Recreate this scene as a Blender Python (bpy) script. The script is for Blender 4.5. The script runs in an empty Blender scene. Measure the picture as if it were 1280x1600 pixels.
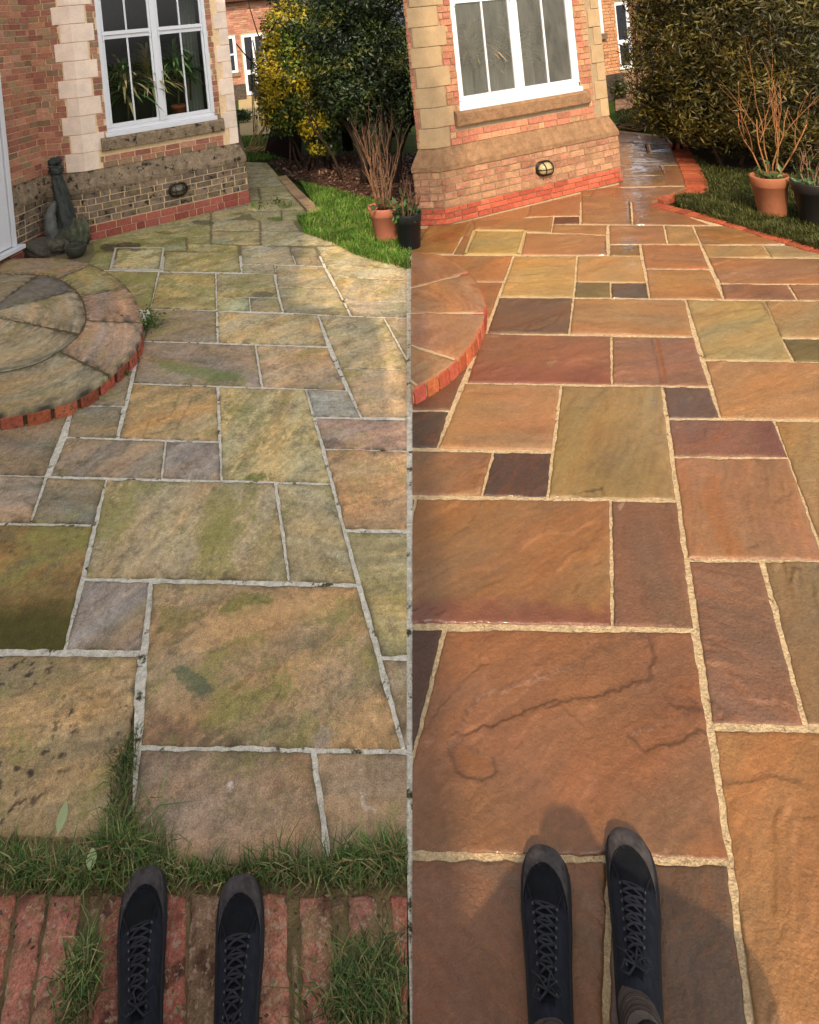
import bpy, bmesh, math, random
import numpy as np
from mathutils import Vector, Matrix
random.seed(7); rng = np.random.default_rng(7)
S = bpy.context.scene
COL = S.collection
R_ = math.radians

# ------------------------------------------------------------------ camera
F = 975.0; H0 = 2.35; SL = 0.10                       # focal length in photo pixels, eye height, tilt of the horizon
PP = (520.0, 60 - SL * (520 - 328))
cam_d = bpy.data.cameras.new('camera'); cam = bpy.data.objects.new('camera', cam_d); COL.objects.link(cam)
S.camera = cam
cam_d.sensor_fit = 'VERTICAL'; cam_d.sensor_height = 36; cam_d.lens = 36 * F / 1600
cam_d.shift_x = (640 - PP[0]) / 1600; cam_d.shift_y = -(800 - PP[1]) / 1600
cam_d.clip_start = 0.05; cam_d.clip_end = 500
roll = math.atan(SL)
# shift is measured along the rolled sensor axes
dx, dy = 640 - PP[0], 800 - PP[1]
cam_d.shift_x = dx / 1600
cam_d.shift_y = -dy / 1600
cam.matrix_world = Matrix.Translation((0, 0, H0)) @ Matrix.Rotation(R_(90), 4, 'X') @ Matrix.Rotation(-roll, 4, 'Z')
S.render.resolution_x = 819; S.render.resolution_y = 1024

# ------------------------------------------------------------------ light
SUN_EL, SUN_AZ = R_(41), R_(7)        # azimuth: the light travels towards (+sin, +cos)
w = bpy.data.worlds.new('World'); S.world = w; w.use_nodes = True
nt = w.node_tree; bg = nt.nodes['Background']
sky = nt.nodes.new('ShaderNodeTexSky'); sky.sky_type = 'NISHITA'; sky.sun_disc = False
sky.sun_elevation = SUN_EL; sky.sun_rotation = R_(180) + SUN_AZ
sky.dust_density = 3.0; sky.ozone_density = 0.6
hs = nt.nodes.new('ShaderNodeHueSaturation'); hs.inputs['Saturation'].default_value = 0.22
nt.links.new(sky.outputs[0], hs.inputs['Color']); nt.links.new(hs.outputs[0], bg.inputs['Color'])
bg.inputs['Strength'].default_value = 0.15
sd = bpy.data.lights.new('sun', 'SUN'); sun = bpy.data.objects.new('sun', sd); COL.objects.link(sun)
sd.energy = 2.1; sd.angle = R_(0.53); sd.color = (1.0, 0.80, 0.56)
ldir = Vector((math.sin(SUN_AZ) * math.cos(SUN_EL), math.cos(SUN_AZ) * math.cos(SUN_EL), -math.sin(SUN_EL)))
sun.rotation_euler = ldir.to_track_quat('-Z', 'Y').to_euler()
S.view_settings.view_transform = 'Standard'; S.view_settings.look = 'None'
S.view_settings.exposure = 0.90; S.view_settings.gamma = 1
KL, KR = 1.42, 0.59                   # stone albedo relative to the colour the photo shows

# ------------------------------------------------------------------ plan geometry from the photo
ct, st = math.cos(roll), math.sin(roll)
def G(px, py, z=0.0):
    """the point at height z that stands at this place of the photograph (surveying the plan of the patio)"""
    px = np.asarray(px, float); py = np.asarray(py, float)
    ddx, ddy = px - PP[0], py - PP[1]
    a = ddx * ct - ddy * st; b = ddx * st + ddy * ct
    t = (H0 - z) * F / b
    return a / F * t, t
def g2(px, py, z=0.0):
    x, y = G(px, py, z); return np.array([float(x), float(y)])
def PX(x, y, z=0.0):
    a = x / y * F; b = (H0 - z) / y * F
    return PP[0] + a * ct + b * st, PP[1] - a * st + b * ct

def lin(c):
    c = np.asarray(c, float) / 255.0
    return np.where(c <= 0.04045, c / 12.92, ((c + 0.055) / 1.055) ** 2.4)

# ------------------------------------------------------------------ noise
def _h(ix, iy, seed):
    h = (ix.astype(np.int64) * 374761393 + iy.astype(np.int64) * 668265263 + seed * 974634541) & 0xffffffff
    h = ((h ^ (h >> 13)) * 1274126177) & 0xffffffff
    h = ((h ^ (h >> 16)) * 2246822519) & 0xffffffff
    return (h ^ (h >> 15)) & 0xffffffff
def pn(x, y, seed=0):
    x = np.asarray(x, float); y = np.asarray(y, float)
    x0 = np.floor(x); y0 = np.floor(y); fx = x - x0; fy = y - y0
    u = fx * fx * fx * (fx * (fx * 6 - 15) + 10); v = fy * fy * fy * (fy * (fy * 6 - 15) + 10)
    def gr(ix, iy, ax, ay):
        an = _h(ix, iy, seed) * (2 * math.pi / 4294967296.0)
        return np.cos(an) * ax + np.sin(an) * ay
    a = gr(x0, y0, fx, fy); b = gr(x0 + 1, y0, fx - 1, fy)
    c = gr(x0, y0 + 1, fx, fy - 1); d = gr(x0 + 1, y0 + 1, fx - 1, fy - 1)
    return ((a + (b - a) * u) * (1 - v) + (c + (d - c) * u) * v) * 1.5
def fbm(x, y, seed=0, o=4, g=0.5):
    s = 0; a = 1; f = 1; n = 0
    for i in range(o):
        s = s + a * pn(x * f + 17.3 * i, y * f - 9.1 * i, seed + i * 31); n += a; a *= g; f *= 2.03
    return s / n
def sm(a, b, x):
    t = np.clip((x - a) / (b - a), 0, 1); return t * t * (3 - 2 * t)
def polydist(P, x, y):
    """signed distance (negative inside) to a polygon"""
    P = np.asarray(P, float); n = len(P); d = np.full(x.shape, 1e9); ins = np.zeros(x.shape, bool)
    for i in range(n):
        ax, ay = P[i]; bx, by = P[(i + 1) % n]
        ex, ey = bx - ax, by - ay; L = ex * ex + ey * ey + 1e-12
        t = np.clip(((x - ax) * ex + (y - ay) * ey) / L, 0, 1)
        d = np.minimum(d, np.hypot(x - ax - t * ex, y - ay - t * ey))
        c = ((ay > y) != (by > y)) & (x < (bx - ax) * (y - ay) / (by - ay + 1e-12) + ax)
        ins ^= c
    return np.where(ins, -d, d)

# ------------------------------------------------------------------ mesh builder
class MB:
    def __init__(s): s.v = []; s.f = []; s.c = []; s.n = 0
    def add(s, v, f, c=(1, 1, 1)):
        v = np.asarray(v, float).reshape(-1, 3); c = np.asarray(c, float)
        if c.ndim == 1: c = np.tile(c, (len(v), 1))
        s.v.append(v); s.c.append(c); b = s.n
        s.f.append([tuple(int(i) + b for i in q) for q in f]); s.n += len(v)
    def box(s, o, ax, ay, az, c=(1, 1, 1)):
        o, ax, ay, az = (np.asarray(q, float) for q in (o, ax, ay, az))
        v = [o, o + ax, o + ax + ay, o + ay, o + az, o + ax + az, o + ax + ay + az, o + ay + az]
        s.add(v, [(0, 3, 2, 1), (4, 5, 6, 7), (0, 1, 5, 4), (1, 2, 6, 5), (2, 3, 7, 6), (3, 0, 4, 7)], c)
    def tube(s, pts, r, seg=8, c=(1, 1, 1), cap=True):
        pts = [Vector(p) for p in pts]; n = len(pts)
        rr = r if hasattr(r, '__len__') else [r] * n
        V = []; up = None
        for i, p in enumerate(pts):
            d = (pts[min(i + 1, n - 1)] - pts[max(i - 1, 0)]).normalized()
            if up is None: up = d.orthogonal().normalized()
            up = (up - d * up.dot(d)).normalized(); sd_ = d.cross(up)
            for k in range(seg):
                a = 2 * math.pi * k / seg
                V.append(p + (up * math.cos(a) + sd_ * math.sin(a)) * rr[i])
        Fc = [(i * seg + k, i * seg + (k + 1) % seg, (i + 1) * seg + (k + 1) % seg, (i + 1) * seg + k) for i in range(n - 1) for k in range(seg)]
        if cap: Fc += [tuple(range(seg))[::-1], tuple(range((n - 1) * seg, n * seg))]
        s.add([tuple(q) for q in V], Fc, c)
    def lathe(s, prof, cx, cy, seg=32, c=(1, 1, 1), z0=0.0):
        V = []; n = len(prof)
        for r, z in prof:
            for k in range(seg):
                a = 2 * math.pi * k / seg; V.append((cx + r * math.cos(a), cy + r * math.sin(a), z + z0))
        s.add(V, [(i * seg + k, i * seg + (k + 1) % seg, (i + 1) * seg + (k + 1) % seg, (i + 1) * seg + k) for i in range(n - 1) for k in range(seg)], c)
    def build(s, name, mat, parent=None, smooth=False):
        me = bpy.data.meshes.new(name)
        V = np.concatenate(s.v) if s.v else np.zeros((0, 3))
        me.from_pydata(V.tolist(), [], [q for L in s.f for q in L])
        at = me.attributes.new('col', 'FLOAT_COLOR', 'POINT')
        Cc = np.concatenate([np.concatenate(s.c), np.ones((len(V), 1))], 1).astype(np.float32)
        at.data.foreach_set('color', Cc.ravel())
        if smooth: me.polygons.foreach_set('use_smooth', [True] * len(me.polygons))
        me.materials.append(mat); me.update()
        o = bpy.data.objects.new(name, me); COL.objects.link(o)
        if parent is not None: o.parent = parent; o.matrix_parent_inverse = parent.matrix_world.inverted()
        return o
def tag(o, label=None, cat=None, group=None, kind=None):
    if label: o['label'] = label
    if cat: o['category'] = cat
    if group: o['group'] = group
    if kind: o['kind'] = kind
    return o
def thing(name, label, cat, loc=(0, 0, 0), group=None):
    o = bpy.data.objects.new(name, None); COL.objects.link(o); o.location = loc; o.empty_display_size = 0.1
    o.matrix_world = Matrix.Translation(loc)
    return tag(o, label, cat, group)
def bevel(o, wd=0.004, seg=2):
    m = o.modifiers.new('bevel', 'BEVEL'); m.width = wd; m.segments = seg; m.limit_method = 'ANGLE'; m.angle_limit = R_(40); return o

# ------------------------------------------------------------------ materials
def mat(name, rough=0.8, spec=0.4, var=0.25, scale=12.0, bump=0.3, bscale=90.0, bdist=0.004, attr=True, color=(0.5, 0.5, 0.5), var2=None, trans=0.0, metal=0.0, speck=None, fine=None):
    m = bpy.data.materials.new(name); m.use_nodes = True; N = m.node_tree.nodes; L = m.node_tree.links
    b = N['Principled BSDF']; b.inputs['Roughness'].default_value = rough; b.inputs['Specular IOR Level'].default_value = spec
    b.inputs['Metallic'].default_value = metal
    tc = N.new('ShaderNodeTexCoord')
    if attr:
        a = N.new('ShaderNodeAttribute'); a.attribute_name = 'col'; src = a.outputs['Color']
    else:
        a = N.new('ShaderNodeRGB'); a.outputs[0].default_value = (*color, 1); src = a.outputs[0]
    n1 = N.new('ShaderNodeTexNoise'); n1.inputs['Scale'].default_value = scale; n1.inputs['Detail'].default_value = 8; n1.inputs['Roughness'].default_value = 0.65
    L.new(tc.outputs['Object'], n1.inputs['Vector'])
    mr = N.new('ShaderNodeMapRange'); mr.inputs[1].default_value = 0.3; mr.inputs[2].default_value = 0.7
    mr.inputs[3].default_value = 1 - var; mr.inputs[4].default_value = 1 + var; L.new(n1.outputs['Fac'], mr.inputs[0])
    mx = N.new('ShaderNodeMix'); mx.data_type = 'RGBA'; mx.blend_type = 'MULTIPLY'; mx.inputs[0].default_value = 1
    L.new(src, mx.inputs[6]); L.new(mr.outputs[0], mx.inputs[7]); out = mx.outputs[2]
    if fine:
        nf = N.new('ShaderNodeTexNoise'); nf.inputs['Scale'].default_value = fine[0]; nf.inputs['Detail'].default_value = 4; nf.inputs['Roughness'].default_value = 0.75
        L.new(tc.outputs['Object'], nf.inputs['Vector'])
        mf = N.new('ShaderNodeMapRange'); mf.inputs[1].default_value = 0.3; mf.inputs[2].default_value = 0.7; mf.inputs[3].default_value = 1 - fine[1]; mf.inputs[4].default_value = 1 + fine[1]; L.new(nf.outputs['Fac'], mf.inputs[0])
        xf = N.new('ShaderNodeMix'); xf.data_type = 'RGBA'; xf.blend_type = 'MULTIPLY'; xf.inputs[0].default_value = 1; L.new(out, xf.inputs[6]); L.new(mf.outputs[0], xf.inputs[7]); out = xf.outputs[2]
    n2 = N.new('ShaderNodeTexNoise'); n2.inputs['Scale'].default_value = bscale; n2.inputs['Detail'].default_value = 6; n2.inputs['Roughness'].default_value = 0.6
    L.new(tc.outputs['Object'], n2.inputs['Vector'])
    if speck:                                             # (colour, scale, threshold)
        n3 = N.new('ShaderNodeTexNoise'); n3.inputs['Scale'].default_value = speck[1]; n3.inputs['Detail'].default_value = 5; n3.inputs['Roughness'].default_value = 0.7
        L.new(tc.outputs['Object'], n3.inputs['Vector'])
        m3 = N.new('ShaderNodeMapRange'); m3.inputs[1].default_value = speck[2]; m3.inputs[2].default_value = speck[2] + 0.07; L.new(n3.outputs['Fac'], m3.inputs[0])
        x3 = N.new('ShaderNodeMix'); x3.data_type = 'RGBA'; x3.inputs[7].default_value = (*speck[0], 1)
        L.new(m3.outputs[0], x3.inputs[0]); L.new(out, x3.inputs[6]); out = x3.outputs[2]
    L.new(out, b.inputs['Base Color'])
    if bump > 0:
        bp = N.new('ShaderNodeBump'); bp.inputs['Strength'].default_value = bump; bp.inputs['Distance'].default_value = bdist
        L.new(n2.outputs['Fac'], bp.inputs['Height']); L.new(bp.outputs[0], b.inputs['Normal'])
    if trans > 0:
        t = N.new('ShaderNodeBsdfTranslucent'); L.new(out, t.inputs['Color'])
        ms = N.new('ShaderNodeMixShader'); ms.inputs[0].default_value = trans
        L.new(b.outputs[0], ms.inputs[1]); L.new(t.outputs[0], ms.inputs[2]); L.new(ms.outputs[0], N['Material Output'].inputs[0])
    return m
def wet_mat(name):
    """cleaned stone: fine riven grain, damp where the 'wet' attribute says so"""
    m = mat(name, 0.6, 0.5, 0.10, 22, 0.0, 160, fine=(260, 0.26))
    N = m.node_tree.nodes; L = m.node_tree.links; b = N['Principled BSDF']
    tc = [n for n in N if n.type == 'TEX_COORD'][0]
    a = N.new('ShaderNodeAttribute'); a.attribute_name = 'wet'
    n = N.new('ShaderNodeTexNoise'); n.inputs['Scale'].default_value = 9; n.inputs['Detail'].default_value = 6; L.new(tc.outputs['Object'], n.inputs['Vector'])
    ad = N.new('ShaderNodeMath'); ad.operation = 'MULTIPLY_ADD'; ad.inputs[1].default_value = 0.35; L.new(n.outputs['Fac'], ad.inputs[0])
    sb = N.new('ShaderNodeMath'); sb.operation = 'SUBTRACT'; sb.inputs[1].default_value = 0.17; L.new(a.outputs['Fac'], sb.inputs[0]); L.new(sb.outputs[0], ad.inputs[2])
    mr = N.new('ShaderNodeMapRange'); mr.inputs[1].default_value = 0; mr.inputs[2].default_value = 1; mr.inputs[3].default_value = 0.68; mr.inputs[4].default_value = 0.12
    L.new(ad.outputs[0], mr.inputs[0]); L.new(mr.outputs[0], b.inputs['Roughness'])
    mc = N.new('ShaderNodeMapRange'); mc.inputs[1].default_value = .5; mc.inputs[2].default_value = .95; L.new(ad.outputs[0], mc.inputs[0]); L.new(mc.outputs[0], b.inputs['Coat Weight']); b.inputs['Coat Roughness'].default_value = .06; b.inputs['Coat IOR'].default_value = 1.5
    h1 = N.new('ShaderNodeTexNoise'); h1.inputs['Scale'].default_value = 95; h1.inputs['Detail'].default_value = 5; h1.inputs['Roughness'].default_value = 0.6; h1.inputs['Distortion'].default_value = 0.4
    L.new(tc.outputs['Object'], h1.inputs['Vector'])
    bp = N.new('ShaderNodeBump'); bp.inputs['Distance'].default_value = 0.009
    ms = N.new('ShaderNodeMapRange'); ms.inputs[1].default_value = 0.2; ms.inputs[2].default_value = 0.9; ms.inputs[3].default_value = 0.8; ms.inputs[4].default_value = 0.10
    L.new(a.outputs['Fac'], ms.inputs[0]); L.new(ms.outputs[0], bp.inputs['Strength'])
    L.new(h1.outputs['Fac'], bp.inputs['Height']); L.new(bp.outputs[0], b.inputs['Normal'])
    return m
def glass_mat(name, film=0.0, filmcol=(0.3, 0.3, 0.28)):
    m = bpy.data.materials.new(name); m.use_nodes = True; N = m.node_tree.nodes; L = m.node_tree.links
    N.remove(N['Principled BSDF'])
    t = N.new('ShaderNodeBsdfTransparent'); t.inputs[0].default_value = (0.86, 0.9, 0.88, 1)
    g = N.new('ShaderNodeBsdfGlossy'); g.inputs['Roughness'].default_value = 0.02
    fr = N.new('ShaderNodeFresnel'); fr.inputs[0].default_value = 1.52
    ms = N.new('ShaderNodeMixShader'); L.new(fr.outputs[0], ms.inputs[0]); L.new(t.outputs[0], ms.inputs[1]); L.new(g.outputs[0], ms.inputs[2])
    out = ms.outputs[0]
    if film > 0:                                          # damp film; its diffuse grey also paints in hazy reflections
        d = N.new('ShaderNodeBsdfDiffuse'); d.inputs[0].default_value = (*filmcol, 1)
        tc = N.new('ShaderNodeTexCoord'); n = N.new('ShaderNodeTexNoise'); n.inputs['Scale'].default_value = 9; n.inputs['Detail'].default_value = 9; n.inputs['Roughness'].default_value = 0.7
        mp = N.new('ShaderNodeMapping'); mp.inputs['Scale'].default_value = (1, 1, 0.35); L.new(tc.outputs['Object'], mp.inputs[0]); L.new(mp.outputs[0], n.inputs['Vector'])
        mr = N.new('ShaderNodeMapRange'); mr.inputs[1].default_value = 0.3; mr.inputs[2].default_value = 0.75; mr.inputs[3].default_value = film * 0.55; mr.inputs[4].default_value = film * 1.25
        L.new(n.outputs['Fac'], mr.inputs[0])
        m2 = N.new('ShaderNodeMixShader'); L.new(mr.outputs[0], m2.inputs[0]); L.new(out, m2.inputs[1]); L.new(d.outputs[0], m2.inputs[2]); out = m2.outputs[0]
    L.new(out, N['Material Output'].inputs[0]); return m

M = {}
M['stone_l'] = mat('mossy sandstone', 0.85, 0.3, 0.22, 30, 0.9, 120, 0.006, speck=(tuple(lin((70, 62, 46))), 120, 0.66), fine=(230, 0.5))
M['stone_r'] = wet_mat('washed sandstone')
M['mortar_l'] = mat('pale mortar', 0.9, 0.2, 0.30, 40, 1.0, 90, 0.012, False, tuple(lin((224, 216, 198)) * .88), speck=(tuple(lin((84, 78, 50)) * .8), 13, 0.565), fine=(240, .35))
M['mortar_r'] = mat('buff mortar', 0.9, 0.2, 0.28, 40, 1.0, 90, 0.012, False, tuple(lin((222, 192, 148)) * 0.72), speck=(tuple(lin((150, 112, 74)) * .55), 17, 0.60), fine=(240, .35))
M['brick'] = mat('brick', 0.88, 0.25, 0.25, 30, 0.7, 60, 0.008, fine=(70, .25))
M['lichen_brick'] = mat('lichen brick', 0.9, 0.2, 0.30, 40, 1.0, 110, 0.010, speck=(tuple(lin((188, 158, 132)) * .9), 58, 0.55), fine=(190, .5))
M['old_brick'] = mat('old brick', 0.92, 0.2, 0.35, 30, 0.9, 60, 0.01, speck=(tuple(lin((92, 84, 56)) * .8), 26, 0.55), fine=(200, .3))
M['plinth_l'] = mat('weathered stone', 0.9, 0.2, 0.40, 14, 0.9, 45, 0.014, speck=(tuple(lin((58, 54, 48)) * .8), 11, 0.55), fine=(70, .3))
M['plinth_r'] = mat('warm stone', 0.9, 0.2, 0.28, 14, 0.9, 45, 0.014, fine=(60, .22))
M['ashlar'] = mat('ashlar', 0.85, 0.25, 0.12, 7, 0.3, 90, 0.004, fine=(60, .08))
M['joint'] = mat('wall mortar', 0.95, 0.1, 0.15, 25, 0.5, 120, 0.004)
M['upvc'] = mat('white upvc', 0.32, 0.5, 0.02, 5, 0.0, 10, attr=False, color=(0.78, 0.79, 0.82))
M['lead'] = mat('bronze lamp', 0.42, 0.5, 0.2, 20, 0.1, 80, attr=False, color=(0.03, 0.026, 0.02), metal=0.6)
M['lens'] = mat('lamp lens', 0.25, 0.6, 0.1, 20, 0.2, 40, attr=False, color=(0.12, 0.10, 0.06))
M['lens_r'] = mat('ribbed amber lens', 0.25, 0.6, 0.1, 20, 0.2, 40, attr=False, color=(0.42, 0.33, 0.16))
M['leaf'] = mat('leaf', 0.42, 0.4, 0.25, 3.0, 0.0, 10, trans=0.25)
M['grass'] = mat('grass', 0.55, 0.3, 0.2, 5.0, 0.0, 10, trans=0.25)
M['soil'] = mat('soil', 0.95, 0.1, 0.5, 8, 0.9, 40, 0.03)
M['lawn'] = mat('lawn', 0.95, 0.1, 0.4, 5, 0.9, 60, 0.02)
M['bark'] = mat('bark', 0.9, 0.2, 0.4, 15, 0.9, 50, 0.01)
M['terra'] = mat('terracotta', 0.75, 0.3, 0.14, 9, 0.25, 70, 0.003)
M['plastic'] = mat('black plastic', 0.45, 0.4, 0.15, 9, 0.0, 70)
M['iron'] = mat('black iron', 0.5, 0.4, 0.2, 20, 0.1, 70)
M['statue'] = mat('weathered bronze', 0.7, 0.4, 0.4, 16, 0.8, 45, 0.012, speck=(tuple(lin((120, 120, 105)) * .7), 14, 0.60))
M['rock'] = mat('mossy rock', 0.9, 0.3, 0.4, 14, 0.9, 35, 0.02, speck=(tuple(lin((95, 98, 70)) * .7), 12, 0.54))
M['suede'] = mat('suede', 0.95, 0.15, 0.28, 45, 0.5, 400, 0.002)
M['rubber'] = mat('rubber', 0.7, 0.3, 0.15, 40, 0.2, 300, 0.002)
M['lace'] = mat('lace', 0.9, 0.2, 0.15, 80, 0.4, 600, 0.001)
M['cloth'] = mat('cloth', 0.95, 0.1, 0.2, 60, 0.5, 500, 0.002)
M['skin'] = mat('skin', 0.5, 0.4, 0.06, 20, 0.1, 150, 0.001)
M['glass_l'] = glass_mat('window glass')
M['glass_r'] = glass_mat('damp hazed window glass', 0.40, (0.30, 0.29, 0.25))
M['plain'] = mat('painted surface', 0.85, 0.2, 0.12, 6, 0.1, 60)
M['tile'] = mat('roof tile', 0.9, 0.2, 0.3, 12, 0.5, 30, 0.01)
M['curtain'] = mat('curtain', 0.95, 0.1, 0.1, 6, 0.0, 60)

# ------------------------------------------------------------------ ground
def poly_sheet(name, pts, z, m, color, kind='structure', res=None):
    mb = MB(); mb.add([(p[0], p[1], z) for p in pts], [tuple(range(len(pts)))], color); o = mb.build(name, m)
    if kind: o['kind'] = kind
    bmm = bmesh.new(); bmm.from_mesh(o.data)
    for f in bmm.faces:
        if f.normal.z < 0: f.normal_flip()
    bmm.to_mesh(o.data); bmm.free(); return o
def pxpoly(pts, z=0.0): return [g2(*p, z) for p in pts]
gmb = MB(); gmb.add([(-150, -60, -0.06), (150, -60, -0.06), (150, 240, -0.06), (-150, 240, -0.06)], [(0, 1, 2, 3)], lin((74, 92, 40)) * .6)
tag(gmb.build('ground', M['lawn']), kind='structure')

SEAM_A, SEAM_B = g2(640, 1700), g2(640, 350)
def cut(o, px, keep_left):
    a, b = g2(px, 1700), g2(px, 340); d = b - a; n = np.array([d[1], -d[0]]); n /= np.hypot(*n)     # n points to the right
    bmm = bmesh.new(); bmm.from_mesh(o.data)
    bmesh.ops.bisect_plane(bmm, geom=list(bmm.verts) + list(bmm.edges) + list(bmm.faces), dist=1e-5, plane_co=(a[0], a[1], 0), plane_no=(n[0], n[1], 0), clear_outer=keep_left, clear_inner=not keep_left)
    bmm.to_mesh(o.data); bmm.free()

# ------------------------------------------------------------------ paving slabs
class SlabSet:
    def __init__(s): s.v = []; s.f = []; s.c = []; s.w = []; s.n = 0
    def build(s, name, m):
        me = bpy.data.meshes.new(name); V = np.concatenate(s.v); Fc = np.concatenate(s.f)
        me.vertices.add(len(V)); me.vertices.foreach_set('co', V.astype(np.float32).ravel())
        me.loops.add(Fc.size); me.loops.foreach_set('vertex_index', Fc.astype(np.int32).ravel())
        me.polygons.add(len(Fc)); me.polygons.foreach_set('loop_start', np.arange(0, Fc.size, 4, dtype=np.int32))
        me.update(calc_edges=True)
        at = me.attributes.new('col', 'FLOAT_COLOR', 'POINT'); Cc = np.concatenate(s.c)
        at.data.foreach_set('color', np.concatenate([Cc, np.ones((len(Cc), 1))], 1).astype(np.float32).ravel())
        aw = me.attributes.new('wet', 'FLOAT', 'POINT'); aw.data.foreach_set('value', np.concatenate(s.w).astype(np.float32))
        me.polygons.foreach_set('use_smooth', [True] * len(me.polygons))
        me.materials.append(m); o = bpy.data.objects.new(name, me); COL.objects.link(o); return o
SEED = [11]
def slab(ss, quad, color, kind, gap=None, amt=None, z0=0.0, world=False, feats=(), rough=1.0, opt=None):
    """one riven stone: quad = far-left, far-right, near-right, near-left"""
    SEED[0] += 7; sd = SEED[0]; rr = random.Random(sd); opt = opt or {}
    q = np.array(quad, float) if world else np.array([g2(*p) for p in quad])
    L0 = (np.hypot(*(q[1] - q[0])) + np.hypot(*(q[2] - q[3]))) / 2; W0 = (np.hypot(*(q[3] - q[0])) + np.hypot(*(q[2] - q[1]))) / 2
    Y = max(1.2, q[:, 1].mean()); cell = min(max(0.0028 * Y, 0.0055), 0.035)
    nu = int(min(max(L0 / cell, 5), 190)); nv = int(min(max(W0 / cell, 5), 190))
    gap = gap or (.0062 if Y > 2.6 else .0078)
    a = np.linspace(0, 1, nu + 1); b = np.linspace(0, 1, nv + 1); Ug, Vg = np.meshgrid(a, b)
    def edge(t, k, L): return gap + 0.0060 * rough * (fbm(t * L * 18, np.full_like(t, 0.3), sd + k, 4)) + 0.010 * rough * np.maximum(0, fbm(t * L * 7, np.full_like(t, 1.7), sd + k + 3, 2) - .2)
    el = edge(b, 1, W0) / L0; er = edge(b, 2, W0) / L0; et = edge(a, 4, L0) / W0; eb = edge(a, 5, L0) / W0
    Uq = el[:, None] + Ug * (1 - el - er)[:, None]; Vq = et[None, :] + Vg * (1 - et - eb)[None, :]
    # round the corners a little
    dxy = (1 - Uq)[..., None] * (1 - Vq)[..., None] * q[0] + Uq[..., None] * (1 - Vq)[..., None] * q[1] + Uq[..., None] * Vq[..., None] * q[2] + (1 - Uq)[..., None] * Vq[..., None] * q[3]
    x, y = dxy[..., 0], dxy[..., 1]
    de = np.minimum(np.minimum(Ug, 1 - Ug) * L0, np.minimum(Vg, 1 - Vg) * W0)
    # height: bedding planes split in steps
    th = opt.get('dir', rr.uniform(-0.5, 0.9)); ca, sa = math.cos(th), math.sin(th)
    xs = x * ca + y * sa; ys = -x * sa + y * ca
    wx = fbm(x * 3, y * 3, sd + 50, 3) * .25
    n = fbm(xs * 1.3 + wx, ys * 3.4 + wx, sd, 5, .52)
    K = 3.6; t = n * K + rr.random(); fr = t - np.floor(t); ter = (np.floor(t) + sm(.80, .97, fr)) / K
    msk = sm(-.05, .22, fbm(x * 2.1 + 3, y * 2.1, sd + 90, 3))
    z = 0.017 * rough * (ter * (.25 + .75 * msk) + .25 * n) + 0.0022 * rough * fbm(x * 9, y * 9, sd + 9, 4) + 0.0010 * fbm(x * 45, y * 45, sd + 19, 3)
    stepline = sm(.76, .85, fr) * (1 - sm(.94, 1.0, fr)) * msk
    z -= z.mean(); z = np.clip(z, -.004, .008)
    aniso = rr.uniform(.25, 1.25)
    z = z + aniso * (.0016 * fbm(xs * 7, ys * 34 + wx * 6, sd + 91, 4, .6) + .0008 * fbm(xs * 25, ys * 70, sd + 92, 3))
    z = z + rr.uniform(-.0010, .0010) - 0.0045 * np.exp(-de / 0.0045) - 0.0015 * np.exp(-de / .016)
    c0 = lin(color); c0 = c0 * (.76 if kind == 'R' else .86) + (.24 if kind == 'R' else .14) * (c0 @ np.array([.3, .6, .1])) * (np.array([1.12, .98, .55]) if kind == 'R' else np.array([1.05, 1., .84])); K_ = {'L': KL, 'R': KR, 'B': KL * .86}[kind]
    streak = fbm(xs * 2.0 + wx * 2, ys * 8 + wx * 3, sd + 3, 5)
    big = fbm(x * 2.2 + 5, y * 2.2, sd + 5, 3); mid = fbm(x * 16, y * 16, sd + 15, 4, .65)
    fine = fbm(x * 60, y * 60, sd + 6, 3)
    col = c0[None, None, :] * (1 + ((.42 * streak + .28 * big + .30 * fine + .30 * mid) if kind == 'L' else (.26 * streak + .14 * big + .22 * fine + .10 * mid)) + .20 * fbm(xs * 4 + wx, ys * 55 + wx * 8, sd + 44, 3) * aniso)[..., None]
    lev = (_h(np.floor(t), np.zeros_like(t), sd) / 4294967296.0 - .5) * msk; col = col * (1 + lev[..., None] * (np.array([.36, .34, .34]) if kind == 'L' else np.array([.16, .18, .20])))
    wet = np.zeros_like(x)
    if kind == 'L':
        am = 0.5 if amt is None else amt
        hue = fbm(xs * 1.5 + 9, ys * 5, sd + 8, 4)
        col = col * (1 + np.stack([.30 * hue, .02 * hue, -.35 * hue], -1))
        f = fbm(x * 3.2 + wx * 2, y * 3.2 - wx * 2, sd + 21, 6, .68) + .35 * fbm(xs * 2, ys * 7, sd + 22, 4)
        f = f + .22 * fbm(x * 70, y * 70, sd + 23, 3) + .10 * rng.normal(size=x.shape); mo = sm(.24 - .42 * am, .50 - .42 * am, f) * min(1, .35 + am)
        mossc = lin((120, 116, 62)) if am < .9 else lin((96, 98, 40))
        col = col * (1 - .78 * mo[..., None]) + mossc * .78 * mo[..., None]
        b2 = sm(.16, .40, fbm(xs * 1.1 + 4, ys * 8 + wx * 3, sd + 36, 5, .6) + .06 * rng.normal(size=x.shape)) * .38
        col = col * (1 - b2[..., None]) + lin((96, 92, 68)) * b2[..., None]
        g = sm(.10, .40, fbm(x * 6, y * 6, sd + 33, 6, .72) + .08 * rng.normal(size=x.shape)) * .62                    # grey grime
        col = col * (1 - g[..., None]) + lin((92, 84, 66)) * g[..., None]
        jw = opt.get('joint', .016); ed = np.exp(-de / jw) * sm(-.35, .3, fbm(x * 16, y * 16, sd + 40, 3)) * (.75 if jw < .02 else .95)
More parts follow.
